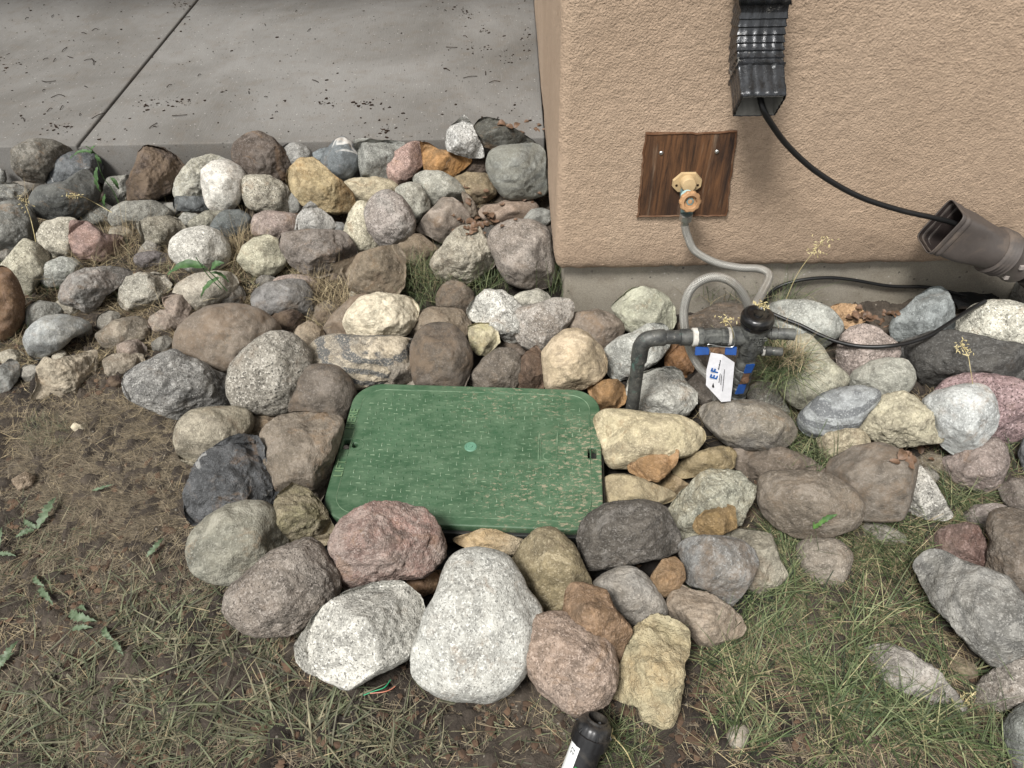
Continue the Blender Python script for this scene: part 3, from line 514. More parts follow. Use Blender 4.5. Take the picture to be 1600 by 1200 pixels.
    mat = stone_mat('stone_%03d' % i, cols[0] if len(cols[0]) == 7 else '#777777', cols[1] if len(cols[1]) == 7 else '#7a7974', s, kw.get('b', 0), kw.get('d', .1), rg, 500+i, gs=kw.get('gs', 1.), vein=kw.get('v', 0))
    o = link_mesh(nm, me, mat); o.location = Cn
    tag(o, lab, nm, 'loose stones of the rock border')
    return o
NAMED = len(exec_rows); fr = random.Random(5); fills = [(235, 393), (188, 372), (345, 398), (362, 462), (398, 500), (212, 468), (258, 502), (172, 505), (128, 518), (108, 478), (242, 446), (62, 492), (52, 585), (468, 398), (522, 432), (206, 548), (255, 540), (14, 398), (700, 478), (560, 462), (330, 372), (415, 440), (95, 560), (20, 560), (1268, 770), (1450, 745)]
for k, (fx, fy) in enumerate(fills):
    rad = fr.uniform(10, 19); a0 = fr.uniform(0, 6); P = np.array([(fx+rad*fr.uniform(.8, 1.15)*1.25*math.cos(a0+t), fy+rad*fr.uniform(.8, 1.1)*math.sin(a0+t)) for t in np.linspace(0, 2*math.pi, 9)[:-1]])
    cn = fr.choice([('#8b8478', 'grey'), ('#97907f', 'beige'), ('#7d786f', 'dull grey'), ('#a29a88', 'pale'), ('#86766a', 'brownish')])
    best = min(((math.hypot(*(area_centroid(r_[0])[0]-np.array([fx, fy]))), r_) for r_ in exec_rows[:NAMED]), key=lambda q_: q_[0])[1]
    bc = area_centroid(best[0])[0]; dx_, dy_ = fx-bc[0], fy-bc[1]
    rel = ('right of' if dx_ > 0 else 'left of') if abs(dx_) > abs(dy_) else ('in front of' if dy_ > 0 else 'behind')
    lab = ' '.join(('small '+cn[1]+' stone '+rel+' the '+best[3]).split()[:16])
    while lab.split()[-1] in ('the', 'of', 'a', 'with', 'on', 'in', 'and', 'beside', 'by', 'its', 'at', 'right', 'left', 'an', 'behind'): lab = ' '.join(lab.split()[:-1])
    if lab in [r_[3] for r_ in exec_rows]: lab = lab.replace('small', 'tiny', 1)
    exec_rows.append((P, [cn[0], fr.choice(['#77706a', '#9a9284'])], {'s': fr.uniform(.2, .6), 'r': .45, 'a': .5, 'd': .25, 'l': -.01}, lab))
for i, row in enumerate(exec_rows): make_rock(i, *row)
# ---------------------------------------------------------------- concrete slab with a joint
def box(bm, lo, hi, bev=0.):
    r = bmesh.ops.create_cube(bm, size=1); 
    c = [(a+b)/2 for a, b in zip(lo, hi)]; s = [b-a for a, b in zip(lo, hi)]
    for v in r['verts']: v.co = Vector((v.co.x*s[0]+c[0], v.co.y*s[1]+c[1], v.co.z*s[2]+c[2]))
    if bev:
        es = list({e for v in r['verts'] for e in v.link_edges}); bmesh.ops.bevel(bm, geom=es, offset=bev, segments=3, profile=.5, affect='EDGES')
def bm_obj(name, bm, mat, parent=None, smooth=True, sharp=40):
    me = bpy.data.meshes.new(name); bm.normal_update(); bm.to_mesh(me); bm.free()
    o = link_mesh(name, me, mat, parent, smooth)
    if smooth:
        try: me.set_sharp_from_angle(angle=math.radians(sharp))
        except Exception: pass
    return o
def concrete(name, base, dark, broom=0., stain=.5):
    N = NT(name); v = N.obj(); 
    a = N.noise(v, 1.7, 5, .6, .5); b = N.noise(v, 14, 7, .7); c = N.noise(v, 300, 3, .7)
    col = N.mix(N.rmp(a, .35, .65), lin(base, KA), lin(dark, KA))
    col = N.mix(N.rmp(b, .5, .75, 0, stain), col, lin('#6a5f52', KA))
    k = N.rmp(c, .3, .7, .8, 1.2); col = N.mix(1., col, N.n('CombineColor', i_0=k, i_1=k, i_2=k).outputs[0], 'MULTIPLY')
    vo = N.n('TexVoronoi', i_Vector=v, i_Scale=90.); sel = N.n('SeparateColor', i_0=vo.outputs['Color']).outputs[0]
    pit = N.math('MULTIPLY', N.rmp(sel, .9, .93), N.rmp(vo.outputs[0], .32, .2)); col = N.mix(N.math('MULTIPLY', pit, .7), col, (.05, .045, .04, 1))
    wh = N.math('MULTIPLY', N.rmp(sel, .1, .07), N.rmp(vo.outputs[0], .25, .15)); col = N.mix(N.math('MULTIPLY', wh, .4), col, (.5, .48, .45, 1))
    h = N.math('SUBTRACT', c, pit)
    if broom:
        vb = N.obj(scale=(1, .04, 1)); h = N.math('ADD', h, N.math('MULTIPLY', N.noise(vb, 420, 2, .5), broom))
        col = N.mix(N.rmp(N.noise(vb, 300, 3, .6), .55, .7, 0, .16), col, (.3, .29, .27, 1))
    return N.out(col, N.bump(h, .0015, .6), .9)
jx = at_z(214, 114, ZB).x
slabm = concrete('slab_concrete', '#83817d', '#686560', 1.0, .45)
bm = bmesh.new()
box(bm, (-7, SLABY, -.12), (jx-.005, 7, ZB), .006)
box(bm, (jx+.005, SLABY, -.12), (XC-.004, 7, ZB), .006)
box(bm, (jx-.0045, SLABY+.004, -.12), (jx+.0045, 6.9, ZB-.012))
box(bm, (XC-.004, YW+1.2, -.12), (XC+.02, 7, ZB-.004))
tag(bm_obj('patio_slab', bm, slabm), kind='structure')
bm = bmesh.new(); box(bm, (-6, SLABY+.15, 2.45), (XC-.02, 7, 2.6)); tag(bm_obj('unseen_shade_roof', bm, concrete('shade_roof_boards', '#6e6a64', '#625e58')), kind='structure')  # unseen roof, added out of view to shade the slab
# ---------------------------------------------------------------- house corner: stucco above, concrete foundation below
wall = empty('stucco_wall', (XC, YW, ZB))
tag(wall, 'tan stucco house corner with a bare concrete foundation strip under it', 'wall')
def stucco_sheet():
    # profile runs round the corner; columns follow the corner, rows go up; the bottom rolls under
    rad = .018; L1, L2 = 3.2, 5.5
    s1 = -np.concatenate([np.geomspace(.006, L2, 190)])[::-1]; arc = np.linspace(0, 1, 14); s2 = np.concatenate([np.arange(.0045, 1.25, .0045), np.geomspace(1.27, L1, 20)])
    px_, py_, nx_, ny_ = [], [], [], []
    for s in s1: px_.append(0); py_.append(rad-s); nx_.append(-1); ny_.append(0)
    for t in arc: a = math.pi/2*t; px_.append(rad-rad*math.cos(a)); py_.append(rad-rad*math.sin(a)); nx_.append(-math.cos(a)); ny_.append(-math.sin(a))
    for s in s2: px_.append(rad+s); py_.append(0); nx_.append(0); ny_.append(-1)
    px_, py_, nx_, ny_ = map(np.array, (px_, py_, nx_, ny_))
    zz = np.concatenate([np.arange(0, .66, .0045), np.geomspace(.67, 2.6, 24)])
    rows = [(-.03, .002), (-.012, -.002)] + [(0.006*math.exp(-z/.012)*-1+.006*(1-math.exp(-z/.01)) , z) for z in zz]
    V = []
    for off, z in rows:
        q = np.stack([XC+px_, YW+py_, np.full(len(px_), ZB+z)], -1)
        dsp = off + (.0014*fbm(q*95, 3, 3) + .005*fbm(q*5, 2, 9))*(1 if z >= 0 else .5)
        zr = .004*fbm(q*38, 3, 77)*math.exp(-max(z, 0)/.02)
        q = q + np.stack([nx_*dsp, ny_*dsp, zr], -1); V.append(q)
    nC, nR = len(px_), len(rows); V = np.concatenate(V)
    i = (np.arange(nC-1)[None, :]+nC*np.arange(nR-1)[:, None]).ravel()
    return npmesh('stucco', V, np.stack([i, i+1, i+1+nC, i+nC], -1))
N = NT('stucco'); v = N.obj()
a = N.noise(v, 2.2, 5, .6, .4); b = N.noise(v, 75, 5, .6, .6)
col = N.mix(N.rmp(a, .35, .68), lin('#baa38c', KA), lin('#b09982', KA))
sx = N.n('SeparateXYZ', i_0=v)
low = N.math('ADD', N.rmp(sx.outputs[2], .13, .0, 0, 1), N.math('MULTIPLY', N.math('SUBTRACT', N.noise(v, 9, 5, .65), .5), 1.6))
col = N.mix(N.rmp(low, .25, 1.2, 0, .6), col, lin('#8a7664', KA))
col = N.mix(N.rmp(N.noise(v, 5, 7, .72, 1.), .66, .8, 0, .5), col, lin('#7f6b58', KA))
k = N.rmp(b, .35, .65, .9, 1.07); col = N.mix(1., col, N.n('CombineColor', i_0=k, i_1=k, i_2=k).outputs[0], 'MULTIPLY')
crk = N.math('ABSOLUTE', N.math('SUBTRACT', N.noise(N.obj((3, 1, 2)), 6, 4, .6, .7), .5)); crm = N.math('MULTIPLY', N.rmp(crk, .0, .0035, 1, 0), N.math('MULTIPLY', N.rmp(sx.outputs[2], .22, .08), N.rmp(N.noise(v, 4.5, 2), .5, .6)))
col = N.mix(N.math('MULTIPLY', crm, .55), col, lin('#4c3c30'))
col = N.mix(N.rmp(N.noise(N.obj((7, 2, 5), scale=(1, 1, .45)), 3.2, 6, .62, .6), .56, .74, 0, .35), col, lin('#c3af97', KA))
wm = N.n('TexVoronoi', i_Vector=v, i_Scale=240., feature='SMOOTH_F1'); 
h = N.math('ADD', N.math('MULTIPLY', N.noise(v, 215, 4, .62, .4), 1.6), N.math('MULTIPLY', wm.outputs[0], .5))
stm = N.out(col, N.bump(h, .0027, 1.), .93)
st = link_mesh('stucco_face', stucco_sheet(), stm, wall)
bm = bmesh.new(); box(bm, (XC+.022, YW+.024, -.35), (XC+3.2, YW+5.4, ZB-.004), .006); box(bm, (XC+.03, YW+.028, ZB-.003), (XC+3.1, YW+5.3, 2.6))
found = bm_obj('foundation', bm, concrete('foundation_concrete', '#989286', '#8a8375', 0, .6), wall)
# ---------------------------------------------------------------- tools for the fittings
def plastic(name, col, rough=.5, spec=.4, dirt=.3, dcol='#8a7b68', bump=.0006, metal=0., sc=60):
    N = NT(name); v = N.obj(); a = N.noise(v, sc, 6, .7); b = N.noise(v, 9, 6, .7, .5)
    c = N.mix(N.rmp(a, .35, .65, 0, .35), lin(col, .9), tuple(x*.55 for x in lin(col, .9)[:3])+(1,))
    c = N.mix(N.rmp(b, .6-.25*dirt, .75-.2*dirt, 0, min(1, dirt*1.4)), c, lin(dcol, .7))
    N.out(c, N.bump(a, bump, .7), rough, metal, spec); return N.m
def frame(axis_, hint=(0, 0, 1)):
    a = Vector(axis_).normalized(); h = Vector(hint)
    if abs(a.dot(h)) > .95: h = Vector((0, 1, 0))
    x = h.cross(a).normalized(); return x, a.cross(x), a
def lathe(bm, p, axis_, prof, n=32, hint=(0, 0, 1), scal=None):
    x, y, a = frame(axis_, hint); p = Vector(p); rings = []
    for t, r in prof:
        rings.append([bm.verts.new(p+a*t+(x*math.cos(2*math.pi*k/n)+y*math.sin(2*math.pi*k/n))*r*(scal(2*math.pi*k/n, t) if scal else 1)) for k in range(n)])
    for A_, B_ in zip(rings, rings[1:]):
        for k in range(n): bm.faces.new((A_[k], A_[(k+1) % n], B_[(k+1) % n], B_[k]))
    bm.faces.new(rings[0][::-1]); bm.faces.new(rings[-1])
def cat(P, n):
    P = [Vector(p) for p in P]; P = [P[0]*2-P[1]]+P+[P[-1]*2-P[-2]]; out = []
    for i in range(1, len(P)-2):
        a, b, c, d = P[i-1:i+3]
        for k in range(n):
            t = k/n; out.append(.5*((2*b)+(c-a)*t+(2*a-5*b+4*c-d)*t*t+(3*b-3*c+d-a)*t**3))
    return out+[P[-2]]
def tube(bm, pts, r, n=14, cap=True):
    uvl = bm.loops.layers.uv.verify(); ln = 0; prev = None; rings = []; L = []
    x = None
    for i, p in enumerate(pts):
        t = (pts[min(i+1, len(pts)-1)]-pts[max(i-1, 0)]).normalized()
        if x is None: x = frame(t)[0]
        x = (x-t*x.dot(t)).normalized(); y = t.cross(x)
        rr = r(i/(len(pts)-1)) if callable(r) else r
        if i: ln += (p-pts[i-1]).length
        L.append(ln); rings.append([bm.verts.new(p+(x*math.cos(2*math.pi*k/n)+y*math.sin(2*math.pi*k/n))*rr) for k in range(n)])
    for i, (A_, B_) in enumerate(zip(rings, rings[1:])):
        for k in range(n):
            f = bm.faces.new((A_[k], A_[(k+1) % n], B_[(k+1) % n], B_[k]))
            for l, uv in zip(f.loops, ((k/n, L[i]), ((k+1)/n, L[i]), ((k+1)/n, L[i+1]), (k/n, L[i+1]))): l[uvl].uv = uv
    if cap: bm.faces.new(rings[0][::-1]); bm.faces.new(rings[-1])
def BM(): return bmesh.new()
def quadstrip(bm, a, b, c, d):
    bm.faces.new([bm.verts.new(Vector(q)) for q in (a, b, c, d)])
def text_obj(name, body, size, M, mat, parent, extrude=.0004, shear=0., align='CENTER', bold=0.):
    cu = bpy.data.curves.new(name, 'FONT'); cu.body = body; cu.size = size; cu.extrude = extrude; cu.shear = shear; cu.align_x = align; cu.align_y = 'CENTER'; cu.offset = bold
    tmp = bpy.data.objects.new(name, cu); COL.objects.link(tmp); bpy.context.view_layer.update()
    me = bpy.data.meshes.new_from_object(tmp.evaluated_get(bpy.context.evaluated_depsgraph_get())); bpy.data.objects.remove(tmp)
    me.transform(M); return link_mesh(name, me, mat, parent, smooth=False)
def poly_plate(name, loops, thick, bev, M, mat, parent):
    cu = bpy.data.curves.new(name, 'CURVE'); cu.dimensions = '2D'; cu.fill_mode = 'BOTH'; cu.extrude = thick/2; cu.bevel_depth = bev; cu.bevel_resolution = 2; cu.offset = -bev
    for lp in loops:
        s = cu.splines.new('POLY'); s.points.add(len(lp)-1); s.use_cyclic_u = True
        for p, q in zip(s.points, lp): p.co = (q[0], q[1], 0, 1)
    tmp = bpy.data.objects.new(name, cu); COL.objects.link(tmp); bpy.context.view_layer.update()
    me = bpy.data.meshes.new_from_object(tmp.evaluated_get(bpy.context.evaluated_depsgraph_get())); bpy.data.objects.remove(tmp)
    me.transform(M); o = link_mesh(name, me, mat, parent)
    try: me.set_sharp_from_angle(angle=math.radians(35))
    except Exception: pass
    return o
def rrect(w_, h_, r, n=10, cx=0, cy=0):
    out = []
    for sx_, sy2, a0 in ((1, 1, 0), (-1, 1, 90), (-1, -1, 180), (1, -1, 270)):
        for k in range(n+1):
            a = math.radians(a0+90*k/n); out.append((cx+sx_*(w_/2-r)+r*math.cos(a), cy+sy2*(h_/2-r)+r*math.sin(a)))
    return out
# draped points: on top of whatever stone or soil lies there
from mathutils.bvhtree import BVHTree
_dg = bpy.context.evaluated_depsgraph_get(); bpy.context.view_layer.update()
_trees = []
for o in list(COL.objects):
    if o.type == 'MESH' and o.name.split('.')[0] in ('rock', 'boulder', 'pebble', 'ground', 'patio_slab'):
        me = o.data; nv = len(me.vertices); co = np.empty(nv*3, np.float32); me.vertices.foreach_get('co', co); co = co.reshape(-1, 3)+np.array(o.location)
        _trees.append(BVHTree.FromPolygons([tuple(c) for c in co.tolist()], [tuple(p.vertices) for p in me.polygons]) if nv < 200000 else None)
_trees = [t for t in _trees if t]
def drape(px, py, off):
    d = ray(px, py); O = Vector((0, 0, CAMZ)); best = (Vector(on_ground(px, py))-O).length
    for t in _trees:
        h = t.ray_cast(O, d)
        if h[0] is not None: best = min(best, h[3])
    return O + d*(best-off)
# ---------------------------------------------------------------- valve box with its green lid
ZL = .055
c4 = [at_z(556, 594, ZL), at_z(931, 613, ZL), at_z(950, 825, ZL), at_z(500, 818, ZL)]
lc = sum(c4, Vector())/4; ux = ((c4[1]-c4[0])+(c4[2]-c4[3])).normalized(); ux.z = 0; uy = Vector((-ux.y, ux.x, 0))
LW = ((c4[1]-c4[0]).length+(c4[2]-c4[3]).length)/2; LH = ((c4[0]-c4[3]).length+(c4[1]-c4[2]).length)/2
print('lid', LW, LH, lc, ux)
LM = Matrix(((ux.x, uy.x, 0, lc.x), (ux.y, uy.y, 0, lc.y), (0, 0, 1, ZL), (0, 0, 0, 1)))
def lidpx(px, py):
    q = at_z(px, py, ZL)-lc; return q.dot(ux), q.dot(uy)
vb = empty('valve_box', (lc.x, lc.y, 0)); tag(vb, 'green plastic valve box lid marked HERE, set flush among the rocks', 'valve box')
N = NT('green_lid'); v = N.obj(); a = N.noise(v, 5, 6, .65, .6); b = N.noise(v, 60, 6, .75); vs = N.obj(scale=(1, 2.2, 1)); s_ = N.noise(vs, 22, 7, .75, .3)
col = N.mix(N.rmp(a, .3, .7), lin('#315036', .7), lin('#46654a', .74))
col = N.mix(N.rmp(s_, .4, .7, 0, .7), col, lin('#728a6e', .62))
sxl = N.n('SeparateXYZ', i_0=v)
bias = N.rmp(sxl.outputs[0], -.25, .25, -.05, .05); dmask = N.math('ADD', N.noise(vs, 70, 8, .8), bias)
patch = N.math('ADD', N.noise(v, 6, 4, .6), bias)
col = N.mix(N.math('MULTIPLY', N.rmp(dmask, .57, .61), N.rmp(patch, .5, .62, 0, .75)), col, lin('#a3967f', .75))
gm = N.out(col, N.bump(b, .0006, .6), .55, spec=.35)
hl = lidpx(540.5, 693.5); hr = lidpx(926, 708); hc = lidpx(554.5, 695.5)
loops = [rrect(LW, LH, .062, 14), rrect(.017, .026, .003, 3, hl[0]+.002, hl[1]), rrect(.017, .026, .003, 3, hr[0]-.001, hr[1]), [(hc[0]+.0055*math.cos(t*math.pi/8), hc[1]+.0055*math.sin(t*math.pi/8)) for t in range(16)]]
lid = poly_plate('lid', loops, .012, .003, LM @ Matrix.Translation((0, 0, -.009)), gm, vb)
bm = BM()
def dash(x, y, w_, h_, z=.0012, rot=0):
    vs_ = [Vector((a_, b_, c_)) for c_, k in ((-.0005, 1), (z, .55)) for a_, b_ in ((-w_/2*k, -h_/2*k), (w_/2*k, -h_/2*k), (w_/2*k, h_/2*k), (-w_/2*k, h_/2*k))]
    vv = [bm.verts.new(q+Vector((x, y, 0))) for q in vs_]
    for f in ((4, 5, 6, 7), (0, 1, 5, 4), (1, 2, 6, 5), (2, 3, 7, 6), (3, 0, 4, 7)): bm.faces.new([vv[i] for i in f])
pt = .0145; nx_, ny2 = int((LW-.075)/pt), int((LH-.06)/pt)
panel = (*lidpx(843, 671), *lidpx(870, 722))
for i in range(nx_+1):
    for j in range(ny2+1):
        x, y = (i-nx_/2)*pt, (j-ny2/2)*pt
        if abs(x) > LW/2-.07 and abs(y) > LH/2-.055: continue
        if panel[0]-.004 < x < panel[2]+.004 and panel[3]-.004 < y < panel[1]+.004: continue
        if math.hypot(x, y) < .014 or math.hypot(x-hc[0], y-hc[1]) < .02: continue
        if (i+j) % 2: dash(x, y, .0115, .0024)
        else: dash(x, y, .0024, .0115)
for lp_w, lp_h, r_, wd in ((LW-.042, LH-.036, .045, .0022),):
    A1, B1 = rrect(lp_w, lp_h, r_, 10), rrect(lp_w-2*wd, lp_h-2*wd, r_-wd, 10); n_ = len(A1)
    va = [bm.verts.new((p[0], p[1], -.0004)) for p in A1]; vm = [bm.verts.new(((p[0]+q[0])/2, (p[1]+q[1])/2, .0011)) for p, q in zip(A1, B1)]; vb2 = [bm.verts.new((p[0], p[1], -.0004)) for p in B1]
    for k in range(n_):
        k2 = (k+1) % n_; bm.faces.new((va[k], va[k2], vm[k2], vm[k])); bm.faces.new((vm[k], vm[k2], vb2[k2], vb2[k]))
pcx, pcy, pw, ph = (panel[0]+panel[2])/2, (panel[1]+panel[3])/2, panel[2]-panel[0], panel[1]-panel[3]
for (x, y, w_, h_) in ((pcx-pw/2, pcy, .003, ph), (pcx+pw/2, pcy, .003, ph), (pcx, pcy-ph/2, pw, .003), (pcx-pw/2+.004, pcy, .0015, ph)): dash(x, y, w_, h_, .002)
ring = [(pcx+.009*math.cos(t), pcy-ph/2+.014+.009*math.sin(t)) for t in np.linspace(0, 2*math.pi, 20, endpoint=False)]
for (x, y) in ring: dash(x, y, .003, .003, .001)
for t in np.linspace(-1.9, 1.9, 16): dash(hc[0]+.004+.014*math.cos(t), hc[1]+.0145*math.sin(t), .0035, .0035, .0012)
N = NT('worn_tread'); v = N.obj(); col = N.mix(N.rmp(N.noise(v, 30, 6, .7), .4, .65), lin('#3d6144', .66), lin('#879c80', .7)); trm = N.out(col, None, .55)
bm.transform(LM); tr = bm_obj('tread', bm, trm, lid, smooth=False)
bolt = BM(); lathe(bolt, (lc.x+.0, lc.y+.0, ZL-.004), (0, 0, 1), [(0, .013), (.004, .013), (.0055, .0115), (.0055, .0095), (.0045, .009), (.0045, .004), (.0065, .0035)], 28)
bb = lidpx(735.5, 698); bolt.transform(Matrix.Translation(ux*bb[0]+uy*bb[1])); bm_obj('bolt', bolt, plastic('patina_bolt', '#5f8a73', .5, .5, .5, '#3f6650'), lid)
for word, (pxx, pyy) in (('HERE', (551, 655)), ('LIFT', (532, 732))):
    tx, ty = lidpx(pxx, pyy)
    text_obj('lettering', word, .025, LM @ Matrix.Translation((tx, ty, 0)) @ Matrix.Rotation(math.pi/2, 4, 'Z'), plastic('worn_letters', '#66805f', .5, .3, .2), lid, .0022)
rimm = plastic('rim_plastic', '#232422', .6, .3, .15)
rim = poly_plate('rim', [rrect(LW+.012, LH+.012, .068, 14), rrect(LW-.05, LH-.05, .05, 14)], .03, .002, LM @ Matrix.Translation((0, 0, -.034)), rimm, vb)
bm = BM(); lathe(bm, lc+ux*(hl[0]-.002)+uy*hl[1]+Vector((0, 0, -.045)), (0, 0, 1), [(0, .006), (.034, .006), (.036, .004)], 16); bm_obj('pin', bm, plastic('pin_plastic', '#a39c95', .5, .4, .2), vb)
bm = BM(); box(bm, (lc.x-LW/2+.03, lc.y-LH/2+.02, .0), (lc.x+LW/2-.03, lc.y+LH/2-.02, .012)); bm_obj('shade_fill', bm, plastic('box_shade_fill', '#15130f', .9, .1, .2), vb)  # near-black slab standing in for the shade below the lid holes
# ---------------------------------------------------------------- black weed cloth under the ring of stones
N = NT('cloth'); v = N.obj(); wv = N.noise(N.obj(scale=(1, 1, 1)), 500, 2, .5)
clm = N.out(N.mix(N.rmp(N.noise(v, 18, 6, .7), .5, .7, 0, .8), lin('#141515'), lin('#4a3d31', .7)), N.bump(wv, .001, .8), .75)
def cloth(name, cx, cy, w_, h_, lab, zoff=.008, seed=0):
    c = on_ground(cx, cy); nn = 90; X, Y = np.meshgrid(np.linspace(-w_/2, w_/2, nn), np.linspace(-h_/2, h_/2, nn)); q = np.stack([X.ravel()+seed, Y.ravel(), 0*X.ravel()], -1)
    wob = .012*fbm(q*30, 2, 5+seed); X = X+wob.reshape(X.shape)*2; Z = ground_z(X+c.x, Y+c.y)+zoff+(.012*np.abs(fbm(q*18, 3, 60+seed))).reshape(X.shape)
    V = np.stack([X+c.x, Y+c.y, Z], -1).reshape(-1, 3); i = (np.arange(nn-1)[None]+nn*np.arange(nn-1)[:, None]).ravel()
    o = link_mesh(name, npmesh(name, V, np.stack([i, i+1, i+1+nn, i+nn], -1)), clm); origin_to(o, c); return tag(o, lab, 'weed cloth', 'pieces of black weed cloth')
cloth('weed_cloth', 735, 868, .62, .17, 'black weed cloth under the stones just below the lid', .006, 1)
cloth('weed_cloth', 1150, 935, .14, .07, 'scrap of black weed cloth right of the muddy rimmed rock', .008, 2)
cf = cloth('weed_cloth', 1510, 478, .13, .10, 'black weed cloth poking out at the foundation below the brown pipe', .03, 3)
# ---------------------------------------------------------------- plywood plate on the wall and the tap on it
YB = YW-.013
def on_wall(px, py, off=0.): return at_y(px, py, YB-off)
bq = [on_wall(1009, 210), on_wall(1151, 207), on_wall(1134, 336), on_wall(997, 339)]
N = NT('weathered_ply'); v = N.obj(scale=(1, 1, .07)); a = N.noise(v, 75, 8, .75, .6); b = N.noise(N.obj(scale=(1, 1, .3)), 16, 5, .6); c_ = N.noise(v, 260, 3, .6)
col = N.mix(N.rmp(a, .36, .6), lin('#1d1510', .85), lin('#6b4a30', .85)); col = N.mix(N.rmp(b, .45, .62, 0, .65), col, lin('#2b201b', .8)); col = N.mix(N.rmp(N.noise(v, 33, 6, .7), .58, .72, 0, .7), col, lin('#8d7b68', .8))
plym = N.out(col, N.bump(N.math('ADD', a, c_), .0012, .8), .8)
bm = BM(); F_ = [bm.verts.new(q) for q in bq]; Bk = [bm.verts.new(q+Vector((0, .014, 0))) for q in bq]
bm.faces.new(F_[::-1]); [bm.faces.new((F_[i], F_[(i+1) % 4], Bk[(i+1) % 4], Bk[i])) for i in range(4)]
bmesh.ops.subdivide_edges(bm, edges=bm.edges[:], cuts=24, use_grid_fill=True)
for v_ in bm.verts: v_.co += Vector((.002*vnoise(np.array([[v_.co.x*60, v_.co.z*60, 1.]]), 4)[0], .0, .002*vnoise(np.array([[v_.co.z*60, v_.co.x*60, 5.]]), 9)[0]))
edgm = plastic('raw_wood_edge', '#5d402c', .8, .2, .5, '#8a705a', .001)
cen = sum(bq, Vector())/4; board = empty('plywood_plate', cen); tag(board, 'weathered dark brown plywood square set into the stucco behind the tap', 'board')
bm_obj('panel', bm, plym, board, smooth=False)
for i in range(4):
    a_, b_ = bq[i], bq[(i+1) % 4]; bm = BM(); tube(bm, [a_+(b_-a_)*k/14+Vector((random.gauss(0, .0012), .0006, random.gauss(0, .0012))) for k in range(15)], .0024, 6); bm_obj('edge', bm, edgm, board)
zinc = plastic('zinc', '#b9b9b5', .35, .5, .1, '#5c5247', metal=.9)
for (px_, py_) in ((1033, 239), (1120, 237)):
    bm = BM(); lathe(bm, on_wall(px_, py_)+Vector((0, .002, 0)), (0, -1, 0), [(0, .0045), (.003, .0045), (.0045, .003), (.0045, .0015), (.003, .0012)], 14); bm_obj('screw', bm, zinc, board)
# caulk bead and cut stucco edge round the plate
tanm = plastic('tan_plastic', '#bda47c', .5, .4, .35, '#8d7b60'); wheelm = plastic('wheel_plastic', '#ad8660', .5, .4, .45, '#74553b'); pat = plastic('patina_brass', '#7f9a98', .5, .5, .5, '#4f5f5a', metal=.3)
fc = on_wall(1073, 283); tap = empty('outdoor_tap', fc); tag(tap, 'frost free outdoor tap with tan plastic flange and round tan handwheel on the plywood', 'tap')
bm = BM()
prof = [(-.030, .004), (-.014, .021), (.016, .021), (.031, .004), (.031, -.010), (.018, -.022), (-.018, -.022), (-.030, -.010)]
f1 = [bm.verts.new(fc+Vector((a_, -.007, b_))) for a_, b_ in prof]; f0 = [bm.verts.new(fc+Vector((a_*1.04, 0, b_*1.04))) for a_, b_ in prof]
bm.faces.new(f1[::-1]); [bm.faces.new((f1[i], f1[(i+1) % 8], f0[(i+1) % 8], f0[i])) for i in range(8)]
lathe(bm, fc+Vector((0, -.005, .002)), (0, -1, .12), [(0, .0165), (.02, .016), (.023, .014), (.0235, .005)], 28)
bm_obj('flange', bm, tanm, tap)
for sx_ in (-.0225, .0235):
    bm = BM(); lathe(bm, fc+Vector((sx_, -.0065, -.006)), (0, -1, 0), [(0, .0028), (.0012, .0028)], 10); bm_obj('screw_hole', bm, plastic('hole_dark', '#2a1d12', .9, .1, 0), tap)
p2 = at_y(1079, 316, YB-.078); p1 = fc+Vector((0, -.012, -.012)); wn = Vector((.03, -.93, .22)).normalized()
bm = BM(); tube(bm, cat([p1, p1+Vector((0, -.018, -.014)), p2-wn*.035+Vector((0, 0, .004))], 6), lambda t: .0135+.002*math.sin(t*6), 18)
nutp = at_y(1073, 333, YB-.052); tube(bm, [fc+Vector((0, -.035, -.03)), nutp+Vector((0, 0, .0))], .0135, 18)
lathe(bm, p2-wn*.034, wn, [(0, .012), (.008, .012), (.009, .0085), (.03, .0085)], 6); bm_obj('body', bm, pat, tap)
bm = BM(); lathe(bm, p2-wn*.012, wn, [(0, .007), (.001, .019), (.004, .0225), (.011, .0225), (.014, .020), (.0145, .0145), (.012, .0125), (.007, .012), (.006, .006), (.009, .0045), (.0095, .001)], 96, scal=lambda a_, t: 1+.028*(1 if math.cos(a_*10) > .0 else -1)*(1 if .0005 < t < .0142 else 0))
wheel = bm_obj('handwheel', bm, wheelm, tap)
bm = BM(); lathe(bm, nutp+Vector((0, 0, -.002)), (0, .05, -1), [(0, .013), (.001, .0145), (.014, .0145), (.016, .012), (.017, .0085), (.034, .0085)], 8); bm_obj('hose_nut', bm, zinc, tap)
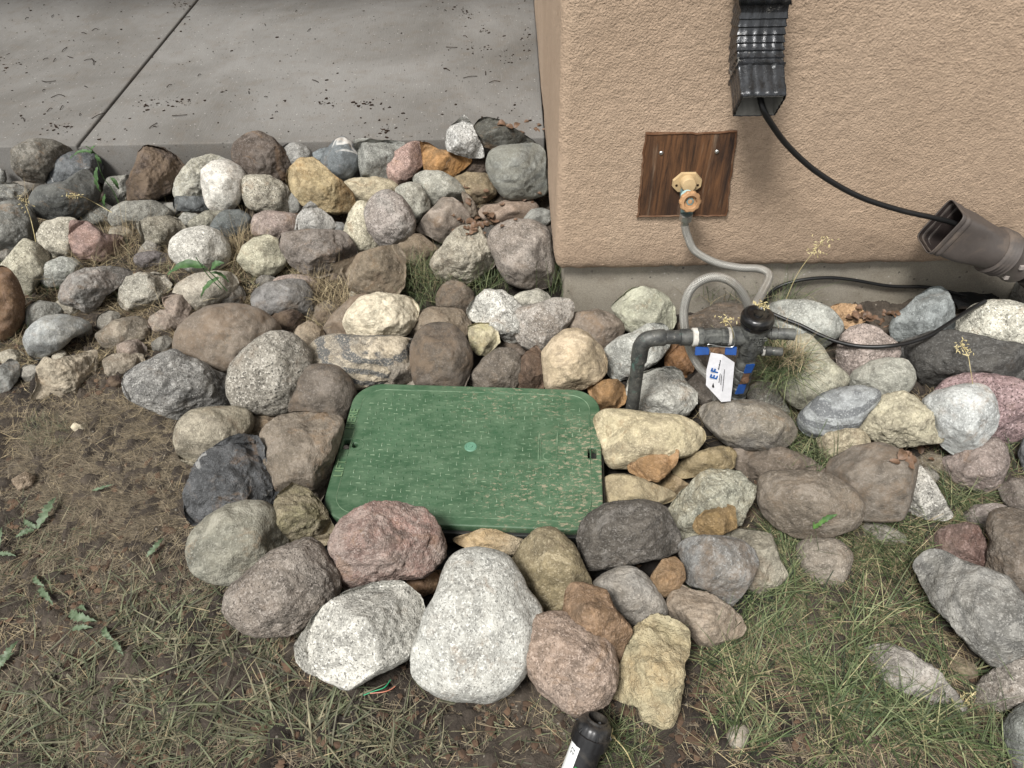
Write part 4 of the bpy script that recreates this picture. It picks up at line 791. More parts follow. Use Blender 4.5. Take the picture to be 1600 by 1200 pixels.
# ---------------------------------------------------------------- braided hose
N = NT('steel_braid'); uvn = N.n('UVMap'); mp = N.n('Mapping', i_Vector=uvn.outputs[0]); sx3 = N.n('SeparateXYZ', i_0=mp.outputs[0])
def wv2(sgn): return N.math('SINE', N.math('ADD', N.math('MULTIPLY', sx3.outputs[0], sgn*2*math.pi*9), N.math('MULTIPLY', sx3.outputs[1], 2*math.pi*300)))
hh = N.math('MAXIMUM', wv2(1), wv2(-1)); v = N.obj()
col = N.mix(N.rmp(hh, -.4, 1, 0, 1), lin('#73716b'), lin('#b4b2ab'))
col = N.mix(N.rmp(N.noise(v, 14, 5, .7), .5, .75, 0, .6), col, lin('#8a8070', .8))
brm = N.out(col, N.bump(hh, .0008, .8), .4, .5)
hz = nutp+Vector((0, 0, -.03))
pA = [hz, at_y(1074, 368, YB-.052), at_y(1086, 392, YB-.055), at_y(1118, 410, YB-.06), at_y(1155, 418, YB-.075), at_y(1186, 420, YB-.09), at_y(1201, 428, YB-.12), at_y(1199, 441, YB-.15), at_y(1188, 462, YB-.2), at_y(1178, 482, YB-.26)]
YH = at_z(985, 648, .04).y
pB = [at_y(1176, 500, YH+.10), at_y(1174, 506, YH+.075), at_y(1171, 488, YH+.06), at_y(1164, 466, YH+.055), at_y(1148, 444, YH+.05), at_y(1124, 433, YH+.05), at_y(1098, 437, YH+.05), at_y(1078, 454, YH+.05), at_y(1069, 482, YH+.05), at_y(1070, 512, YH+.045), at_y(1078, 545, YH+.04), at_y(1092, 572, YH+.03), at_y(1110, 592, YH+.01), at_y(1120, 625, YH-.0)]
bm = BM(); tube(bm, cat(pA+pB, 12), .0088, 18); hose = bm_obj('braided_hose', bm, brm); origin_to(hose, hz); tag(hose, 'silver braided steel hose looping from the tap to the brass assembly', 'hose')
# ---------------------------------------------------------------- backflow preventer assembly on its copper riser
def at_h(px, py, off=0.): return at_y(px, py, YH+off)
N = NT('old_copper'); v = N.obj(); a = N.noise(v, 45, 6, .7); b = N.noise(v, 18, 5, .7, .5)
col = N.mix(N.rmp(a, .4, .62), lin('#3b3c3b', .8), lin('#5f5f5b', .8)); col = N.mix(N.rmp(b, .56, .68, 0, .7), col, lin('#5e8a80', .8)); col = N.mix(N.rmp(N.noise(v, 120, 4, .7), .6, .7, 0, .5), col, lin('#a7a196', .8))
copm = N.out(col, N.bump(a, .0008, .6), .5, .25)
N = NT('old_bronze'); v = N.obj(); a = N.noise(v, 60, 6, .75); b = N.noise(v, 14, 5, .7, .5)
col = N.mix(N.rmp(a, .38, .64), lin('#393a39', .85), lin('#6c6d68', .85)); col = N.mix(N.rmp(b, .55, .7, 0, .6), col, lin('#7b7c7a', .8))
brz = N.out(col, N.bump(a, .0012, .7), .5, .2)
capm = plastic('black_cap', '#0f0f10', .3, .5, .15, '#8d8778'); blue = plastic('blue_vinyl', '#1b4584', .4, .4, .25, '#20304c'); rust = plastic('rusty_steel', '#57402f', .7, .3, .5, '#8a7050', .0015); ptfe = plastic('white_tape', '#c9c7bf', .6, .3, .4)
base = at_h(986, 650, -.0); zt = at_h(1002, 528).z
pv = empty('backflow_preventer', (base.x, base.y, 0)); tag(pv, 'weathered bronze backflow preventer with black cap and blue handled valves among the rocks', 'backflow preventer')
rz = lambda x_: Vector((x_, YH, zt))
x0 = base.x; xb = at_h(1176, 525).x; xl = lambda px_: at_h(px_, 527).x
bm = BM(); tube(bm, cat([Vector((x0, YH, -.06)), Vector((x0, YH, .05)), Vector((x0, YH, zt-.035)), Vector((x0+.010, YH, zt-.009)), Vector((x0+.036, YH, zt)), Vector((x0+.08, YH, zt)), rz(xl(1082))], 8), .0138, 22)
lathe(bm, Vector((x0, YH, zt-.058)), (0, 0, 1), [(0, .0138), (.0, .0165), (.026, .0165), (.030, .016)], 22)
bm_obj('copper_riser', bm, copm, pv)
bm = BM(); tube(bm, cat([Vector((x0, YH, zt-.034)), Vector((x0+.002, YH, zt-.018)), Vector((x0+.012, YH, zt-.004)), Vector((x0+.034, YH, zt))], 6), .0165, 22)
lathe(bm, rz(x0+.030), (1, 0, 0), [(0, .0165), (.014, .0165), (.016, .0150)], 22)
bm_obj('elbow', bm, copm, pv)
bm = BM(); lathe(bm, rz(xl(1062)), (1, 0, 0), [(0, .014), (.001, .0165), (.020, .017), (.021, .015)], 22); bm_obj('coupling', bm, copm, pv)
for a_, b_ in ((1081, 1089), (1135, 1140)):
    bm = BM(); lathe(bm, rz(xl(a_)), (1, 0, 0), [(0, .0165), (.001, .0182), (xl(b_)-xl(a_), .0182), (xl(b_)-xl(a_)+.001, .016)], 24); bm_obj('thread_tape', bm, ptfe, pv)
bm = BM(); w_ = xl(1136)-xl(1088)
lathe(bm, rz(xl(1088)), (1, 0, 0), [(0, .017), (.001, .0195), (.012, .0195), (.013, .017), (.016, .0165), (w_*.5, .0185), (w_-.014, .0165), (w_-.013, .019), (w_-.001, .0195), (w_, .017)], 8)
bm_obj('inlet_valve', bm, brz, pv)
bz = zt-.006
bm = BM(); lathe(bm, rz(xl(1139)), (1, 0, 0), [(0, .016), (.004, .020), (.016, .020), (.03, .017), (xb-xl(1139), .017)], 24)
lathe(bm, Vector((xb, YH, bz-.032)), (0, 0, 1), [(0, .0175), (.004, .022), (.016, .0235), (.02, .0245), (.05, .0255), (.062, .0275), (.068, .0275)], 32)
lathe(bm, Vector((xb, YH, bz-.075)), (0, 0, 1), [(0, .018), (.003, .0195), (.016, .0195), (.02, .0165), (.026, .0165), (.03, .0185), (.045, .0185)], 10)
for k in range(4): lathe(bm, Vector((xb, YH, bz-.088-.026*k)), (0, 0, 1), [(0, .0165), (.001, .0195), (.012, .0195), (.014, .0165), (.022, .0165)], 12)
lathe(bm, Vector((xb, YH, -.05)), (0, 0, 1), [(0, .0135), (bz+.06-.16, .0135)], 18)
body = bm_obj('body', bm, brz, pv)
bm = BM(); lathe(bm, Vector((xb, YH, bz+.034)), (0, 0, 1), [(0, .024), (.001, .028), (.006, .0305), (.011, .031), (.0115, .0295), (.013, .0295), (.0135, .0315), (.021, .0315), (.026, .0295), (.029, .025), (.0295, .020), (.0265, .0165), (.0265, .009), (.030, .008), (.030, .001)], 48, scal=lambda a_, t: 1+.012*math.cos(a_*12))
bm_obj('bonnet_cap', bm, capm, pv)
for nm_, zz_, ln_, rr_, mt_ in (('test_port', bz+.018, .058, .0115, brz), ('test_port', bz-.028, .045, .0088, copm)):
    bm = BM(); lathe(bm, Vector((xb+.018, YH-.004, zz_)), (1, -.12, 0), [(0, rr_*.8), (.012, rr_*.85), (.013, rr_*1.1), (.024, rr_*1.1), (.025, rr_*.85), (.03, rr_), (ln_, rr_), (ln_+.001, rr_*.6)], 14); bm_obj(nm_, bm, mt_, pv)
bm = BM(); lathe(bm, Vector((xb+.018, YH-.0045, bz-.028)), (1, -.12, 0), [(.007, .0095), (.011, .0098), (.0115, .009)], 18); bm_obj('thread_tape', bm, ptfe, pv)
def handle(c, ax, nrm, L_, wid, lab=None):
    ax = Vector(ax).normalized(); nrm = Vector(nrm).normalized(); sd_ = ax.cross(nrm)
    def slab(a0, a1, w0, w1, o0, o1, mat, nm_, par):
        bm = BM(); V8 = [bm.verts.new(c+ax*a_+sd_*s_*w_+nrm*o_) for o_ in (o0, o1) for a_, w_ in ((a0, w0), (a1, w1)) for s_ in (-1, 1)]
        for f in ((0, 1, 3, 2), (4, 6, 7, 5), (0, 4, 5, 1), (2, 3, 7, 6), (0, 2, 6, 4), (1, 5, 7, 3)): bm.faces.new([V8[i] for i in f])
        bmesh.ops.recalc_face_normals(bm, faces=bm.faces); bmesh.ops.bevel(bm, geom=bm.edges[:], offset=.0009, segments=2, affect='EDGES'); return bm_obj(nm_, bm, mat, par)
    st_ = slab(-L_*.42, L_*.42, wid*.8, wid*.8, 0, .0025, rust, 'valve_handle', pv)
    slab(-L_/2, -L_*.16, wid, wid*.85, -.0008, .004, blue, 'grip', st_); slab(L_*.22, L_/2, wid*.85, wid, -.0008, .004, blue, 'grip', st_)
    bm = BM(); lathe(bm, c+nrm*.001, nrm, [(0, .0085), (.005, .0085), (.006, .007), (.006, .0045), (.010, .004), (.0105, .001)], 6); bm_obj('stem_nut', bm, rust, st_)
    bm = BM(); lathe(bm, c-nrm*.022, nrm, [(0, .009), (.021, .009)], 14); bm_obj('stem', bm, brz, st_)
handle(at_h(1118, 548, -.026), (1, 0, -.02), (0, -.8, .4), .080, .0085)
handle(at_h(1163, 592, -.028), (.10, .02, 1), (.25, -.95, .2), .080, .0095)
text_obj('cast_lettering', 'FEBCO', .0115, Matrix.Translation((xb+.002, YH-.0262, bz+.020)) @ Matrix.Rotation(math.radians(88), 4, 'X'), brz, body, .0016)
text_obj('cast_lettering', '765', .011, Matrix.Translation((xb+.004, YH-.0256, bz+.008)) @ Matrix.Rotation(math.radians(88), 4, 'X'), brz, body, .0016)
text_obj('cast_lettering', '1/2  FLOW', .009, Matrix.Translation((xb+.002, YH-.0242, bz-.006)) @ Matrix.Rotation(math.radians(88), 4, 'X'), brz, body, .0016)
# ---------------------------------------------------------------- the paper tag wired to the valve
YT = YH-.034
def gt(a_, b_, off=0.): return at_y(900+a_/4, 430+b_/4, YT-off)
out_ = [(842, 484), (918, 496), (990, 545), (978, 680), (966, 786), (908, 791), (812, 686), (816, 590)]
tg = empty('paper_tag', gt(890, 640)); tag(tg, 'white printed card with a blue EF logo wired to the valve', 'tag')
bend = lambda a_, b_: .006*math.sin((a_-810)/180*3.1)
paper = plastic('paper', '#e9e9ec', .45, .4, .0, '#c9c9cc', .0002)
bm = BM(); ctr = gt(895, 640, bend(895, 640)+.001); vs1 = [bm.verts.new(gt(a_, b_, bend(a_, b_))) for a_, b_ in out_]; cv_ = bm.verts.new(ctr)
for i in range(len(vs1)): bm.faces.new((vs1[i], vs1[(i+1) % len(vs1)], cv_))
bmesh.ops.recalc_face_normals(bm, faces=bm.faces); bmesh.ops.solidify(bm, geom=bm.faces[:], thickness=.0006)
card = bm_obj('card', bm, paper, tg, smooth=False)
inkb = plastic('blue_ink', '#1f5fa8', .5, .3, 0); inkk = plastic('black_ink', '#2a2c33', .5, .3, 0)
e1 = (gt(866, 640)-gt(866, 600)).normalized()
up_ = Vector((math.sin(.12), 0, math.cos(.12)))          # reading direction climbs the card
def tagtext(s, a_, b_, size, mat, shear=0., bold=0.):
    p = gt(a_, b_, bend(a_, b_)+.0022); X_ = up_; Y_ = Vector((-up_.z, 0, up_.x)); Z_ = Vector((0, -1, 0))
    M = Matrix(((X_.x, Y_.x, Z_.x, p.x), (X_.y, Y_.y, Z_.y, p.y), (X_.z, Y_.z, Z_.z, p.z), (0, 0, 0, 1))); text_obj('print', s, size, M, mat, card, .0001, shear, 'CENTER', bold)
tagtext('E', 862, 640, .022, inkb, .25, .0006); tagtext('F', 868, 602, .022, inkb, .25, .0006)
def squiggle(a0_, b0_, a1_, b1_, amp, n_, rr_):
    bm = BM(); tube(bm, [gt(a0_+(a1_-a0_)*k/n_+amp*math.sin(k*2.1)*(.6+.4*math.sin(k*.7)), b0_+(b1_-b0_)*k/n_, bend(a0_, b0_)+.0022) for k in range(n_+1)], rr_, 5); bm_obj('print', bm, inkk, card)
squiggle(890, 590, 903, 532, 4, 20, .0006); squiggle(893, 672, 901, 615, 1.6, 26, .0005); squiggle(905, 685, 910, 622, 1.6, 26, .0005); squiggle(916, 725, 928, 590, 1.3, 56, .0005)
bm = BM(); q0 = gt(874, 676, .0045); vs_ = [bm.verts.new(q0+Vector((.0055*math.cos(t)+.003*math.sin(t), 0, .0125*math.sin(t)))) for t in np.linspace(0, 2*math.pi, 24, endpoint=False)]; bm.faces.new(vs_); bmesh.ops.solidify(bm, geom=bm.faces[:], thickness=.0003); bm_obj('print', bm, inkk, card, smooth=False)
bm = BM(); tube(bm, cat([gt(846, 490), at_h(1108, 545, -.03), at_h(1107, 538, -.028), at_h(1130, 542, -.03), at_h(1147, 540, -.03), at_h(1147, 520, -.024), at_h(1140, 507, -.01)], 5), .0007, 6); bm_obj('tie_wire', bm, zinc, tg)
# ---------------------------------------------------------------- downspout, kicked out from the wall
def section_sweep(bm, pts, ups, prof_fn, closed=True):
    rings = []
    for i, (p, (t, o)) in enumerate(zip(pts, ups)):
        rings.append([bm.verts.new(p+Vector((1, 0, 0))*a_+o*b_) for a_, b_ in prof_fn(i/(len(pts)-1), i)])
    n = len(rings[0])
    for A_, B_ in zip(rings, rings[1:]):
        for k in range(n): bm.faces.new((A_[k], A_[(k+1) % n], B_[(k+1) % n], B_[k]))
def rib_rect(w_, d_, ribs=.0016, m=26):
    out = []
    def side(x0_, y0_, x1_, y1_, nx__, ny__, rb):
        for k in range(m): 
            t = k/m; e = min(t, 1-t)*m/3; e = min(1, e); off = -rb*(.5-.5*math.cos(t*2*math.pi*5))*e; cc = (1-e)*.0025
            out.append((x0_+(x1_-x0_)*t+nx__*(off-cc), y0_+(y1_-y0_)*t+ny__*(off-cc)))
    side(-w_/2, d_/2, w_/2, d_/2, 0, 1, ribs); side(w_/2, d_/2, w_/2, -d_/2, 1, 0, ribs*.7); side(w_/2, -d_/2, -w_/2, -d_/2, 0, -1, ribs); side(-w_/2, -d_/2, -w_/2, d_/2, -1, 0, ribs*.7)
    return out
E_ = at_y(1186, 166, YW-.158); dn = math.radians(34); od = Vector((0, -math.cos(dn), -math.sin(dn)))
cpts, cfr = [], []; s0 = E_.copy(); Rb = .125; seg = []
ang1 = math.pi/2-dn
pend = E_-od*.062
for k in range(8): seg.append((E_-od*.062*(k/7), od))
ccv = None
a0 = dn
p = pend.copy(); steps = 42
for k in range(1, steps+1):
    a_ = dn+(math.pi/2-dn)*(k/steps); dprev = dn+(math.pi/2-dn)*((k-.5)/steps); d_ = Vector((0, -math.cos(dprev), -math.sin(dprev))); p = p-d_*(Rb*(math.pi/2-dn)/steps)
    seg.append((p.copy(), Vector((0, -math.cos(a_), -math.sin(a_)))))
top_ = p.copy()
for k in range(1, 5): seg.append((top_+Vector((-.004*k, 0, .012*k)), Vector((0, 0, -1))))
outs = [(t, Vector((0, t.z, -t.y)) if True else None) for _, t in seg]
outs = [(t, Vector((0, t.z, -t.y)).normalized()) for _, t in seg]   # outward side of the section
crimp = lambda i: .0028*(1-((i-8)/42*7) % 1)**1.5 if 8 <= i <= 50 else (.0015 if i < 3 else 0.)
N = NT('aluminium_paint'); v = N.obj(); a = N.noise(N.obj(scale=(1, 1, .25)), 70, 6, .75); b = N.noise(v, 30, 6, .75, .4)
col = N.mix(N.rmp(a, .4, .65), lin('#1f2021', .9), lin('#3a3c3f', .9)); col = N.mix(N.rmp(b, .6, .68, 0, .8), col, lin('#a9a69e', .8))
dsm = N.out(col, N.bump(a, .0012, .8), .24, .3, .6)
dsi = plastic('spout_inside', '#8d8b84', .6, .3, .4, '#6b6457')
ds = empty('downspout', (E_.x, YW-.06, top_.z)); tag(ds, 'dark grey ribbed metal downspout elbow kicking out from the stucco wall', 'downspout')
WD, DD = .088, .066
bm = BM(); section_sweep(bm, [q for q, _ in seg], outs, lambda f, i: rib_rect((WD+2*crimp(i)-(.004 if i > 8 else 0))*(1-.11*math.exp(-i/7)), DD+2*crimp(i)-(.004 if i > 8 else 0)))
el = bm_obj('elbow', bm, dsm, ds, sharp=50)
md = el.modifiers.new('wall_thickness', 'SOLIDIFY'); md.thickness = .0012; md.offset = -1
bm = BM(); section_sweep(bm, [q for q, _ in seg[:40]], outs[:40], lambda f, i: rib_rect((WD-.0052)*(1-.11*math.exp(-i/7)), DD-.0052)); bm_obj('lining', bm, dsi, ds, sharp=50)
bm = BM(); pu = [top_+Vector((-.004*k-.002, .0, .012*k+.012)) for k in range(0, 46)]; section_sweep(bm, pu, [(None, Vector((0, -1, 0)))]*len(pu), lambda f, i: rib_rect(WD+.006, DD+.006))
up2 = bm_obj('pipe', bm, dsm, ds, sharp=50); m2 = up2.modifiers.new('wall_thickness', 'SOLIDIFY'); m2.thickness = .0012; m2.offset = -1
bm = BM(); c_s = at_y(1215, -8, YW-.03); lathe(bm, Vector((E_.x+.072, YW-.004, c_s.z+.006)), (0, -1, 0), [(0, .012), (.004, .012), (.008, .006)], 12); box(bm, (E_.x+.046, YW-.010, c_s.z-.006), (E_.x+.085, YW-.006, c_s.z+.016), .001)
bm_obj('strap', bm, plastic('strap_brown', '#3a2c26', .5, .4, .2), ds)
# ---------------------------------------------------------------- brown plastic pipe adapter
Ya = YW-.085; A1, A2 = at_y(1468, 354, Ya), at_y(1558, 393, Ya-.005); ax = (A2-A1).normalized(); side_ = Vector((0, -1, 0)); side_ = (side_-ax*side_.dot(ax)).normalized(); pr = ax.cross(side_)
brn = plastic('brown_plastic', '#4d4743', .5, .4, .3, '#8a7a6b', .0004); brnd = plastic('brown_plastic_inside', '#2c2523', .6, .3, .2)
L_ = (A2-A1).length; ad = empty('pipe_adapter', A1); tag(ad, 'brown plastic downspout adapter slanting down at the right edge, a black cable in its mouth', 'pipe adapter')
def adring(t, inset=0.):
    m = min(1, max(0, (t-.35)/.5)); m = m*m*(3-2*m); out = []; lipz = .0035 if t < .06 else (.001 if t < .1 else (.0025 if t < .16 else 0))
    for k in range(64):
        a_ = 2*math.pi*k/64; c_, s_ = math.cos(a_), math.sin(a_); hw, hh_ = .050+lipz, .036+lipz
        e_ = 7.; rr = (abs(c_/hw)**e_+abs(s_/hh_)**e_)**(-1/e_); rc = .0465
        r_ = rr*(1-m)+rc*m-inset; out.append((r_*c_, r_*s_))
    return out
def adsweep(bm, ts, fn):
    rings = []
    for t in ts:
        c_ = A1+ax*L_*t; rings.append([bm.verts.new(c_+pr*a_+side_*b_) for a_, b_ in fn(t)])
    for P_, Q_ in zip(rings, rings[1:]):
        for k in range(64): bm.faces.new((P_[k], P_[(k+1) % 64], Q_[(k+1) % 64], Q_[k]))
bm = BM(); adsweep(bm, list(np.linspace(0, .18, 14))+list(np.linspace(.2, .9, 30)), adring); o = bm_obj('funnel', bm, brn, ad, sharp=60); m2 = o.modifiers.new('wall_thickness', 'SOLIDIFY'); m2.thickness = .002; m2.offset = 1
bm = BM(); adsweep(bm, np.linspace(0.01, .9, 20), lambda t: adring(t, .003 if t > .18 else .004)); bm_obj('lining', bm, brnd, ad, sharp=60)
bm = BM(); lathe(bm, A1+ax*L_*.88, ax, [(0, .043)]+[(.002+.0045*k, .0465+(.0065 if k % 2 else 0.)) for k in range(8)]+[(.04, .048), (.075, .0485), (.078, .051), (.083, .051), (.086, .047), (.087, .03)], 64); bm_obj('ribbed_collar', bm, brn, ad, sharp=50)
for k, (a_, t_) in enumerate(((-1.9, .055), (-1.05, .055), (-2.7, .055))):
    bm = BM(); c_ = A1+ax*(L_*.88+t_)+(pr*math.cos(a_+3.6)+side_*math.sin(a_+3.6))*.0485; bmesh.ops.create_cube(bm, size=.009, matrix=Matrix.Translation(c_)); bm_obj('clip', bm, plastic('clip_plastic', '#9a928c', .5, .4, .1), ad, smooth=False)
e2 = A1+ax*(L_*.88+.085); e3 = Vector((e2.x+.10, e2.y-.0, e2.z-.07)); e4 = Vector((e2.x+.22, e2.y, -.02))
bm = BM(); tube(bm, cat([e2-ax*.02, e2+ax*.03, e3, e4], 24), lambda t: .042+.0025*math.cos(t*2*math.pi*34), 40); bm_obj('corrugated_pipe', bm, plastic('black_corrugated', '#2b2523', .5, .4, .3), ad)
# ---------------------------------------------------------------- black cables
rub = plastic('cable_rubber', '#161616', .45, .4, .15, '#4d463d', .0003)
def cable(pts, r, lab, sub=10):
    bm = BM(); tube(bm, cat(pts, sub), r, 14); o = bm_obj('cable', bm, rub); origin_to(o, pts[0]); return tag(o, lab, 'cable')
yy = lambda f: (YW-.135)*(1-f)+(Ya+.0)*f
cable([at_y(1184, 130, YW-.105), at_y(1191, 166, YW-.142), at_y(1203, 190, YW-.142), at_y(1232, 229, yy(.2)), at_y(1278, 270, yy(.4)), at_y(1340, 306, yy(.6)), at_y(1405, 328, yy(.8)), at_y(1462, 341, yy(1)), at_y(1493, 350, yy(1)), at_y(1515, 362, yy(1)-.0)], .0058, 'black cable hanging from the downspout mouth into the brown adapter')
lp = [(1200, 487), (1222, 497), (1250, 508), (1278, 522), (1305, 533), (1335, 540), (1365, 542), (1395, 540), (1425, 534), (1452, 524), (1475, 510), (1498, 495), (1520, 481), (1540, 470)]
zs = []; LPp = []
for i, (a_, b_) in enumerate(lp):
    LPp.append(drape(a_, b_, .007))
dist = [(q-Vector((0, 0, CAMZ))).length for q in LPp]; dist[0] = dist[1]+.02
ds_ = [min(dist[max(0, i-1):i+2]) for i in range(len(dist))]; ds_ = [sum(ds_[max(0, i-1):i+2])/len(ds_[max(0, i-1):i+2]) for i in range(len(dist))]
cable([Vector((0, 0, CAMZ))+ray(a_, b_)*d_ for (a_, b_), d_ in zip(lp, ds_)], .0046, 'black cable looping over the rocks on the right, from the capped valve')
cable([at_y(a_, b_, YW+.013) for a_, b_ in ((1190, 478), (1210, 452), (1245, 439), (1290, 434), (1330, 437), (1390, 447), (1450, 449), (1495, 459), (1530, 467), (1560, 466))], .0042, 'thin black cable running along the bare concrete foundation')
# ---------------------------------------------------------------- sprinkler body lying in the bottom soil
sa, sb_ = at_z(934, 1122, .10), at_z(890, 1238, .0)
sx4 = (sa-sb_).normalized(); sk = empty('sprinkler_body', on_ground(920, 1165)); tag(sk, 'black sprinkler body with a white and green label lying at the bottom edge', 'sprinkler')
blk = plastic('black_plastic', '#1a1a1b', .35, .5, .6, '#5a544b')
bm = BM(); Ls = (sa-sb_).length; lathe(bm, sb_, sx4, [(0, .0235), (Ls-.034, .0235), (Ls-.033, .027)], 40); bm_obj('barrel', bm, blk, sk)
bm = BM(); lathe(bm, sa-sx4*.034, sx4, [(-.008, .026), (-.007, .0305), (.008, .0312), (.012, .0312), (.013, .029), (.022, .028), (.028, .024), (.03, .018), (.034, .018), (.034, .0155), (.018, .0145), (.018, .002)], 48, scal=lambda a_, t: (1+.02*math.cos(a_*16))*.92); cap = bm_obj('cap', bm, blk, sk)
for k in range(6):
    a_ = k*math.pi/3; X_, Y_, _a = frame(sx4); c_ = sa-sx4*.006; bm = BM(); dv = X_*math.cos(a_)+Y_*math.sin(a_); tube(bm, [c_+dv*.0175, c_+dv*.0292-sx4*.014], .0014, 8); bm_obj('spoke', bm, blk, cap)
for (u_, v_, r_) in ((.006, .005, .0042), (-.005, -.005, .003)):
    bm = BM(); X_, Y_, _a = frame(sx4); lathe(bm, sa-sx4*.013+X_*u_+Y_*v_, sx4, [(0, r_), (.004, r_), (.006, r_*.5)], 12); bm_obj('nozzle', bm, plastic('grey_nozzle', '#77797c', .4, .5, .1), cap)
def labelstrip(a0_, a1_, t0, t1, mat, nm_):
    bm = BM(); X_, Y_, _a = frame(sx4); rows = []
    for t in (t0, t1): rows.append([bm.verts.new(sb_+sx4*t+(X_*math.cos(a_)+Y_*math.sin(a_))*.0239) for a_ in np.linspace(a0_, a1_, 14)])
    for k in range(13): bm.faces.new((rows[0][k], rows[0][k+1], rows[1][k+1], rows[1][k]))
    return bm_obj(nm_, bm, mat, sk)
X_, Y_, _a = frame(sx4); tc_ = (Vector((0, 0, CAMZ))-sa).normalized(); ph = math.atan2(tc_.dot(Y_), tc_.dot(X_))
sgn = 1 if (CR.dot(X_*math.cos(ph+1)+Y_*math.sin(ph+1))) < CR.dot(X_*math.cos(ph)+Y_*math.sin(ph)) else -1
labelstrip(ph+sgn*.35, ph+sgn*1.5, 0, Ls-.040, plastic('white_label', '#e2e4e2', .5, .4, .1), 'label'); labelstrip(ph+sgn*.25, ph-sgn*.9, 0, Ls-.072, plastic('green_label', '#1f7a3a', .5, .4, .1), 'label')
def barreltext(s, ang_, t, size, mat):
    dv = X_*math.cos(ang_)+Y_*math.sin(ang_); tx = sx4; ty = dv.cross(tx).normalized(); p = sb_+sx4*t+dv*.0243
    M = Matrix(((tx.x, ty.x, dv.x, p.x), (tx.y, ty.y, dv.y, p.y), (tx.z, ty.z, dv.z, p.z), (0, 0, 0, 1))); text_obj('print', s, size, M, mat, sk, .0001)
barreltext('22', ph+sgn*.75, Ls-.055, .011, inkk); barreltext('GP', ph-sgn*.15, Ls-.084, .011, plastic('white_ink', '#e6e8e6', .5, .3, 0))
# the little wires near the white granite boulder
for nm_, c_, P_ in (('wire', '#2a9a6a', ((570, 1092), (585, 1086), (602, 1080), (612, 1068))), ('wire', '#b5725a', ((580, 1089), (600, 1087), (612, 1083), (619, 1078)))):
    bm = BM(); tube(bm, cat([on_ground(a_, b_)+Vector((0, 0, .014)) for a_, b_ in P_], 5), .0009, 8); o = bm_obj(nm_, bm, plastic('wire_'+c_[1:], c_, .4, .5, .1)); origin_to(o, on_ground(*P_[0]))
    tag(o, ('green' if c_[1] == '2' else 'reddish')+' scrap of wire on the soil below the white granite boulder', 'wire')
# ---------------------------------------------------------------- grass, straw, leaves
MASK = np.zeros((300, 400), bool); gx, gy = np.meshgrid(np.arange(400)*4+2, np.arange(300)*4+2)
def inpoly(P, x, y):
    r = np.zeros(x.shape, bool); x1, y1 = P[-1]
    for x2, y2 in P:
        c = ((y1 > y) != (y2 > y)) & (x < (x2-x1)*(y-y1)/((y2-y1) or 1e-9)+x1); r ^= c; x1, y1 = x2, y2
    return r
for P, _, kw, _l in exec_rows:
    C, _a = area_centroid(P); f = .93 if kw.get('l', 0) >= -.02 else .6
    MASK |= inpoly((P-C)*f+C, gx, gy)
MASK |= inpoly(np.array([(540, 590), (940, 600), (960, 835), (495, 830)]), gx, gy)
def region(cx, cy, rx, ry, n, rect=False, clump=0.):
    out = []
    tot = 0; r = rng
    while tot < n:
        m = n*2
        if rect: px = r.uniform(cx-rx, cx+rx, m); py = r.uniform(cy-ry, cy+ry, m)
        else: a = r.uniform(0, 2*np.pi, m); q = np.sqrt(r.uniform(0, 1, m)); px = cx+rx*q*np.cos(a); py = cy+ry*q*np.sin(a)
        ii = np.clip((py/4).astype(int), 0, 299); jj = np.clip((px/4).astype(int), 0, 399)
        ok = ~MASK[ii, jj] | (px < 0) | (px > 1600) | (py > 1200)
        if clump: ok &= (vnoise(np.stack([px*.02, py*.025, px*0+cx*.1], -1), 7)*.5+.5 > r.uniform(0, 1, m)*clump)
        out.append(np.stack([px[ok], py[ok]], -1)); tot += ok.sum()
        if tot == 0: break
    q = np.concatenate(out)[:n]; G = ground_pts(q[:, 0], q[:, 1])
    ok = ~((G[:, 0] > XC+.01) & (G[:, 1] > YW+.015)) & (G[:, 1] < SLABY-.01) & (G[:, 1] > -.2); return G[ok]
def blades(G, lean, bend, length, width, az=None, seg=4, z0=0.):
    n = len(G); r = rng
    U = lambda ab: r.uniform(ab[0], ab[1], n)
    le, be, L, W = np.radians(U(lean)), np.radians(U(bend)), U(length), U(width)
    A_ = r.uniform(0, 2*np.pi, n) if az is None else np.radians(az[0])+r.normal(0, np.radians(az[1]), n)
    d = np.stack([np.cos(A_), np.sin(A_)], -1); s = np.stack([-d[:, 1], d[:, 0], r.uniform(-.5, .5, n)], -1); s /= np.linalg.norm(s, axis=1, keepdims=True)
    curl = np.radians(r.uniform(-25, 25, n)); p = G.copy(); p[:, 2] += U((z0, z0+.004)) ; V = []; 
    for k in range(seg+1):
        w_ = W*(1-(k/seg)**1.6)*.5*(.7+.3*min(1, k*1.0)); 
        if k == seg: V.append(p[:, None, :])
        else: V.append(np.stack([p-s*w_[:, None], p+s*w_[:, None]], 1))
        a = le+be*(k+.5)/seg; A2_ = A_+curl*(k/seg); dd = np.stack([np.cos(A2_)*np.sin(a), np.sin(A2_)*np.sin(a), np.cos(a)], -1); p = p+dd*(L/seg)[:, None]
        if k >= 0:
            gz = ground_z(p[:, 0], p[:, 1])+.003; p[:, 2] = np.maximum(p[:, 2], gz)
    V = np.concatenate(V, 1).reshape(-1, 3); nv = 2*seg+1; b = (np.arange(n)*nv)[:, None]; F = []
    for k in range(seg-1): F.append(b+np.array([2*k, 2*k+1, 2*k+3])); F.append(b+np.array([2*k, 2*k+3, 2*k+2]))
    F.append(b+np.array([2*seg-2, 2*seg-1, 2*seg])); return V, np.concatenate(F)
